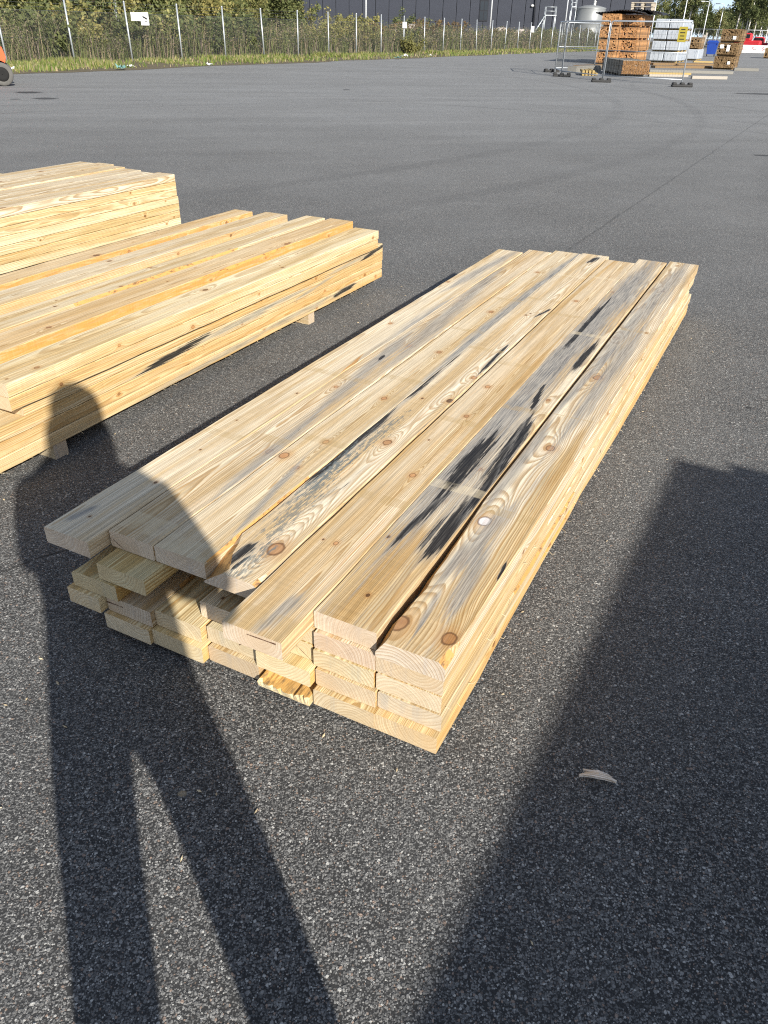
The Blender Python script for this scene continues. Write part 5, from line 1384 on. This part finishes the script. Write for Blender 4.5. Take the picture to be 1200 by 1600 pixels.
# ================================================================== WHO CASTS THE LONG SHADOWS: the photographer and a timber pile behind the camera
PM = 1.25                                          # person modelled in metres, the scene in units of 0.8 m
ppos = Vector((0.17, -0.40, 0))
JACKET = plain('dark_jacket', (0.035, 0.04, 0.05), 0.8, 0.2, 0, .2, 14.0, .3); TROUS = plain('work_trousers', (0.05, 0.05, 0.055), 0.85, 0.15, 0, .2, 14.0, .3)
SKIN = plain('skin', (0.52, 0.31, 0.22), 0.5, 0.3, 0, .06, 8.0); HAIR = plain('short_hair', (0.10, 0.06, 0.035), 0.8, 0.2, 0, .3, 30.0, .5); BOOT = plain('boot_leather', (0.03, 0.025, 0.02), 0.6, 0.3)
per = empty('person', ppos, R_(-4)); per.scale = (PM, PM, PM)
tag(per, 'person in dark jacket and trousers standing and holding a phone at chest height', 'person')
hold = (Vector((0, 0, CAM_H)) - ppos) / PM; hold.z = CAM_H / PM         # where the phone is, in the person's frame
hold = Matrix.Rotation(R_(4), 3, 'Z') @ hold
J = {}; E_ = []; Rr = {}
def jn(n, p, r, par=None):
    J[n] = Vector(p); Rr[n] = r
    if par: E_.append((par, n))
jn('pelvis', (0, 0, .98), (.195, .135)); jn('waist', (0, .0, 1.12), (.155, .11), 'pelvis'); jn('chest', (0, -.005, 1.36), (.185, .125), 'waist'); jn('collar', (0, 0, 1.52), (.13, .09), 'chest'); jn('neck', (0, .015, 1.60), (.098, .098), 'collar')
jn('skull', (0.03, .055, 1.70), (.080, .095), 'neck'); jn('crown', (0.035, .045, 1.80), (.072, .085), 'skull')
for s, n in ((-1, 'l'), (1, 'r')):
    jn('hip' + n, (s * .105, 0, .93), (.088, .10), 'pelvis'); jn('knee' + n, (s * .150, .035, .50), (.066, .072), 'hip' + n); jn('ank' + n, (s * .180, -.01, .10), (.056, .060), 'knee' + n); jn('toe' + n, (s * .20, .17, .045), (.042, .036), 'ank' + n)
    jn('sho' + n, (s * (.18 if s < 0 else .205), 0, 1.45), (.088, .085), 'chest'); jn('elb' + n, (s * (.185 if s < 0 else .27), .02, 1.19), (.056, .056), 'sho' + n)
    hp = Vector((hold.x + s * .062, hold.y - .035, hold.z - .09)); jn('wri' + n, hp + Vector((s * .05, -.10, -.055)), (.034, .034), 'elb' + n); jn('palm' + n, hp + Vector((s * .012, -.02, -.01)), (.034, .024), 'wri' + n)
names = list(J)
me = bpy.data.meshes.new('person_body'); me.from_pydata([J[n] for n in names], [(names.index(a), names.index(b)) for a, b in E_], []); me.update()
body = bpy.data.objects.new('body_tmp', me); col.objects.link(body)
md = body.modifiers.new('skin', 'SKIN')
for i, n in enumerate(names):
    sv = me.skin_vertices[0].data[i]; sv.radius = Rr[n]; sv.use_root = (n == 'pelvis')
body.modifiers.new('sub', 'SUBSURF').levels = 2
dg = bpy.context.evaluated_depsgraph_get(); bme = bpy.data.meshes.new_from_object(body.evaluated_get(dg)); bpy.data.objects.remove(body)
# fingers, ears and nose grow out of the body mesh
ex = MB()
for s in (-1, 1):
    pc = J['palm' + ('l' if s < 0 else 'r')]
    for k, ln in enumerate((.070, .078, .074, .058)):
        b0 = pc + Vector((s * .012, .012, .022 - k * .018)); ex.tube([b0, b0 + Vector((s * .012, .022, .004)), b0 + Vector((-s * .004, .040, .004)), b0 + Vector((-s * (ln - .045), .044, .003))], [.0095, .009, .0085, .0065], 7)
    t0 = pc + Vector((-s * .004, -.008, .012)); ex.tube([t0, t0 + Vector((-s * .012, -.002, .03)), t0 + Vector((-s * .030, .004, .048)), t0 + Vector((-s * .042, .008, .055))], [.012, .0115, .010, .007], 7)
hd = J['skull']
ex.tube([hd + Vector((0, .088, .02)), hd + Vector((0, .108, -.012)), hd + Vector((0, .092, -.026))], [.010, .015, .009], 7)
for s in (-1, 1): ex.lathe([(.004, -.012), (.026, -.008), (.030, 0), (.024, .008), (.004, .010)], 12, tuple(hd + Vector((s * .083, -.005, .0))), 'X')
exm = ex.mesh('ex'); bmx = bmesh.new(); bmx.from_mesh(bme); bmx.from_mesh(exm); bmx.to_mesh(bme); bmx.free()
bme.materials.clear()
for m_ in (JACKET, TROUS, SKIN, BOOT): bme.materials.append(m_)
for p in bme.polygons:
    c = p.center; p.use_smooth = True
    d2 = min((c - J['palml']).length, (c - J['palmr']).length)
    p.material_index = 2 if (c.z > 1.57 or d2 < .075) else (3 if c.z < .11 else (1 if c.z < .90 else 0))
obj('body', bme, None, per)
hm = MB().lathe([(.001, .135), (.05, .128), (.078, .10), (.092, .055), (.094, .01), (.088, -.04)], 22, tuple(hd + Vector((.004, -.018, .03)))); hm.build('hair', HAIR, per)
MB().lathe([(.112, -.16), (.122, -.08), (.116, -.01), (.102, .035), (.092, .03), (.100, -.02), (.100, -.10)], 20, tuple(hd + Vector((0, -.03, .0)))).build('hood', JACKET, per)
m = MB()
for s in (-1, 1): m.lathe([(.001, .011), (.008, .008), (.011, 0), (.008, -.008), (.001, -.011)], 10, tuple(hd + Vector((s * .032, .082, .018))), 'Y')
m.build('eyes', WHITE, per)
MB().box(tuple(hd + Vector((0, .088, -.052))), (.045, .012, .010), bev=.004).build('mouth', plain('lips', (.35, .14, .12), .5), per)
MB().tube([J['waist'] + Vector((-.17, 0, -.20)), J['waist'] + Vector((0, -.12, -.20)), J['waist'] + Vector((.17, 0, -.20)), J['waist'] + Vector((0, .12, -.20)), J['waist'] + Vector((-.17, 0, -.20))], .02, 6).build('jacket_hem', JACKET, per)
# the phone sits just behind the lens
PHB = plain('phone_glass', (0.03, 0.03, 0.035), 0.2, 0.5)
ph = empty('mobile_phone', CAM, 0); tag(ph, 'dark mobile phone held up by the standing person', 'phone')
ph.matrix_world = cam.matrix_world.copy()
MB().box((.045 - .06, -.075, .022), (.092, .185, .010), bev=.004).build('case', PHB, ph)
MB().box((.045 - .06, -.075, .0285), (.084, .172, .002)).build('screen', GLASS, ph)
MB().lathe([(.001, .0165), (.009, .0165), (.010, .017), (.001, .0171)], 14, (0, 0, 0)).build('camera_lens', BLACK, ph)

# timber pile behind and to the right of the camera: its shadow falls into the picture
OC_H = 2.5
off = LIGHT * (OC_H / -LIGHT.z)
corner = Vector((1.375, 3.204, OC_H)) - off                          # far corner of its top towards the photographer
oaz = R_(28.2); OU = Vector((math.sin(oaz), math.cos(oaz), 0)); OV = Vector((math.cos(oaz), -math.sin(oaz), 0))
OL = 4.6
for ly in range(3):
    for cx in range(2):
        p = Vector((corner.x, corner.y, 0)) - OU * OL + OV * (.62 + 1.22 * cx)
        pack((p.x, p.y, ly * .81), 1.2, .80, OL - .1, 8, 6, PK_YE, 'pale timber pack, %s in the %s column of the pile behind the photographer' % (['lowest', 'middle', 'topmost'][ly], ['near', 'far'][cx]), 'timber packs behind the photographer', rot=-oaz, var=60 + ly)
for k in range(12):
    L = OL if k == 0 else OL + .085 + (0.0 if k < 3 else rt.uniform(-.03, .03))
    p = Vector((corner.x, corner.y, 2.435)) - OU * OL + OV * ((.115 if k == 0 else .235 + .1 + (k - 1) * .2))
    me_ = plank_mesh(L, .23 if k == 0 else .196, .0618, seed=200 + k); me_.materials.append(PINE)
    o = obj('pine_plank', me_, None, None, p, math.atan2(OU.y, OU.x)); o['seed'] = rt.uniform(0, 10); o['stain'] = 0.1; o['side_orange'] = 0.0
    tag(o, 'loose plank laid on top of the timber packs behind the photographer', 'plank', 'planks on the pile behind the photographer')

# ================================================================== true size: one unit above is 0.8 m
SCALE = 0.8
for o in list(col.objects):
    if o.parent is None:
        o.location = o.location * SCALE
        if o.type not in ('CAMERA', 'LIGHT'): o.scale = o.scale * SCALE
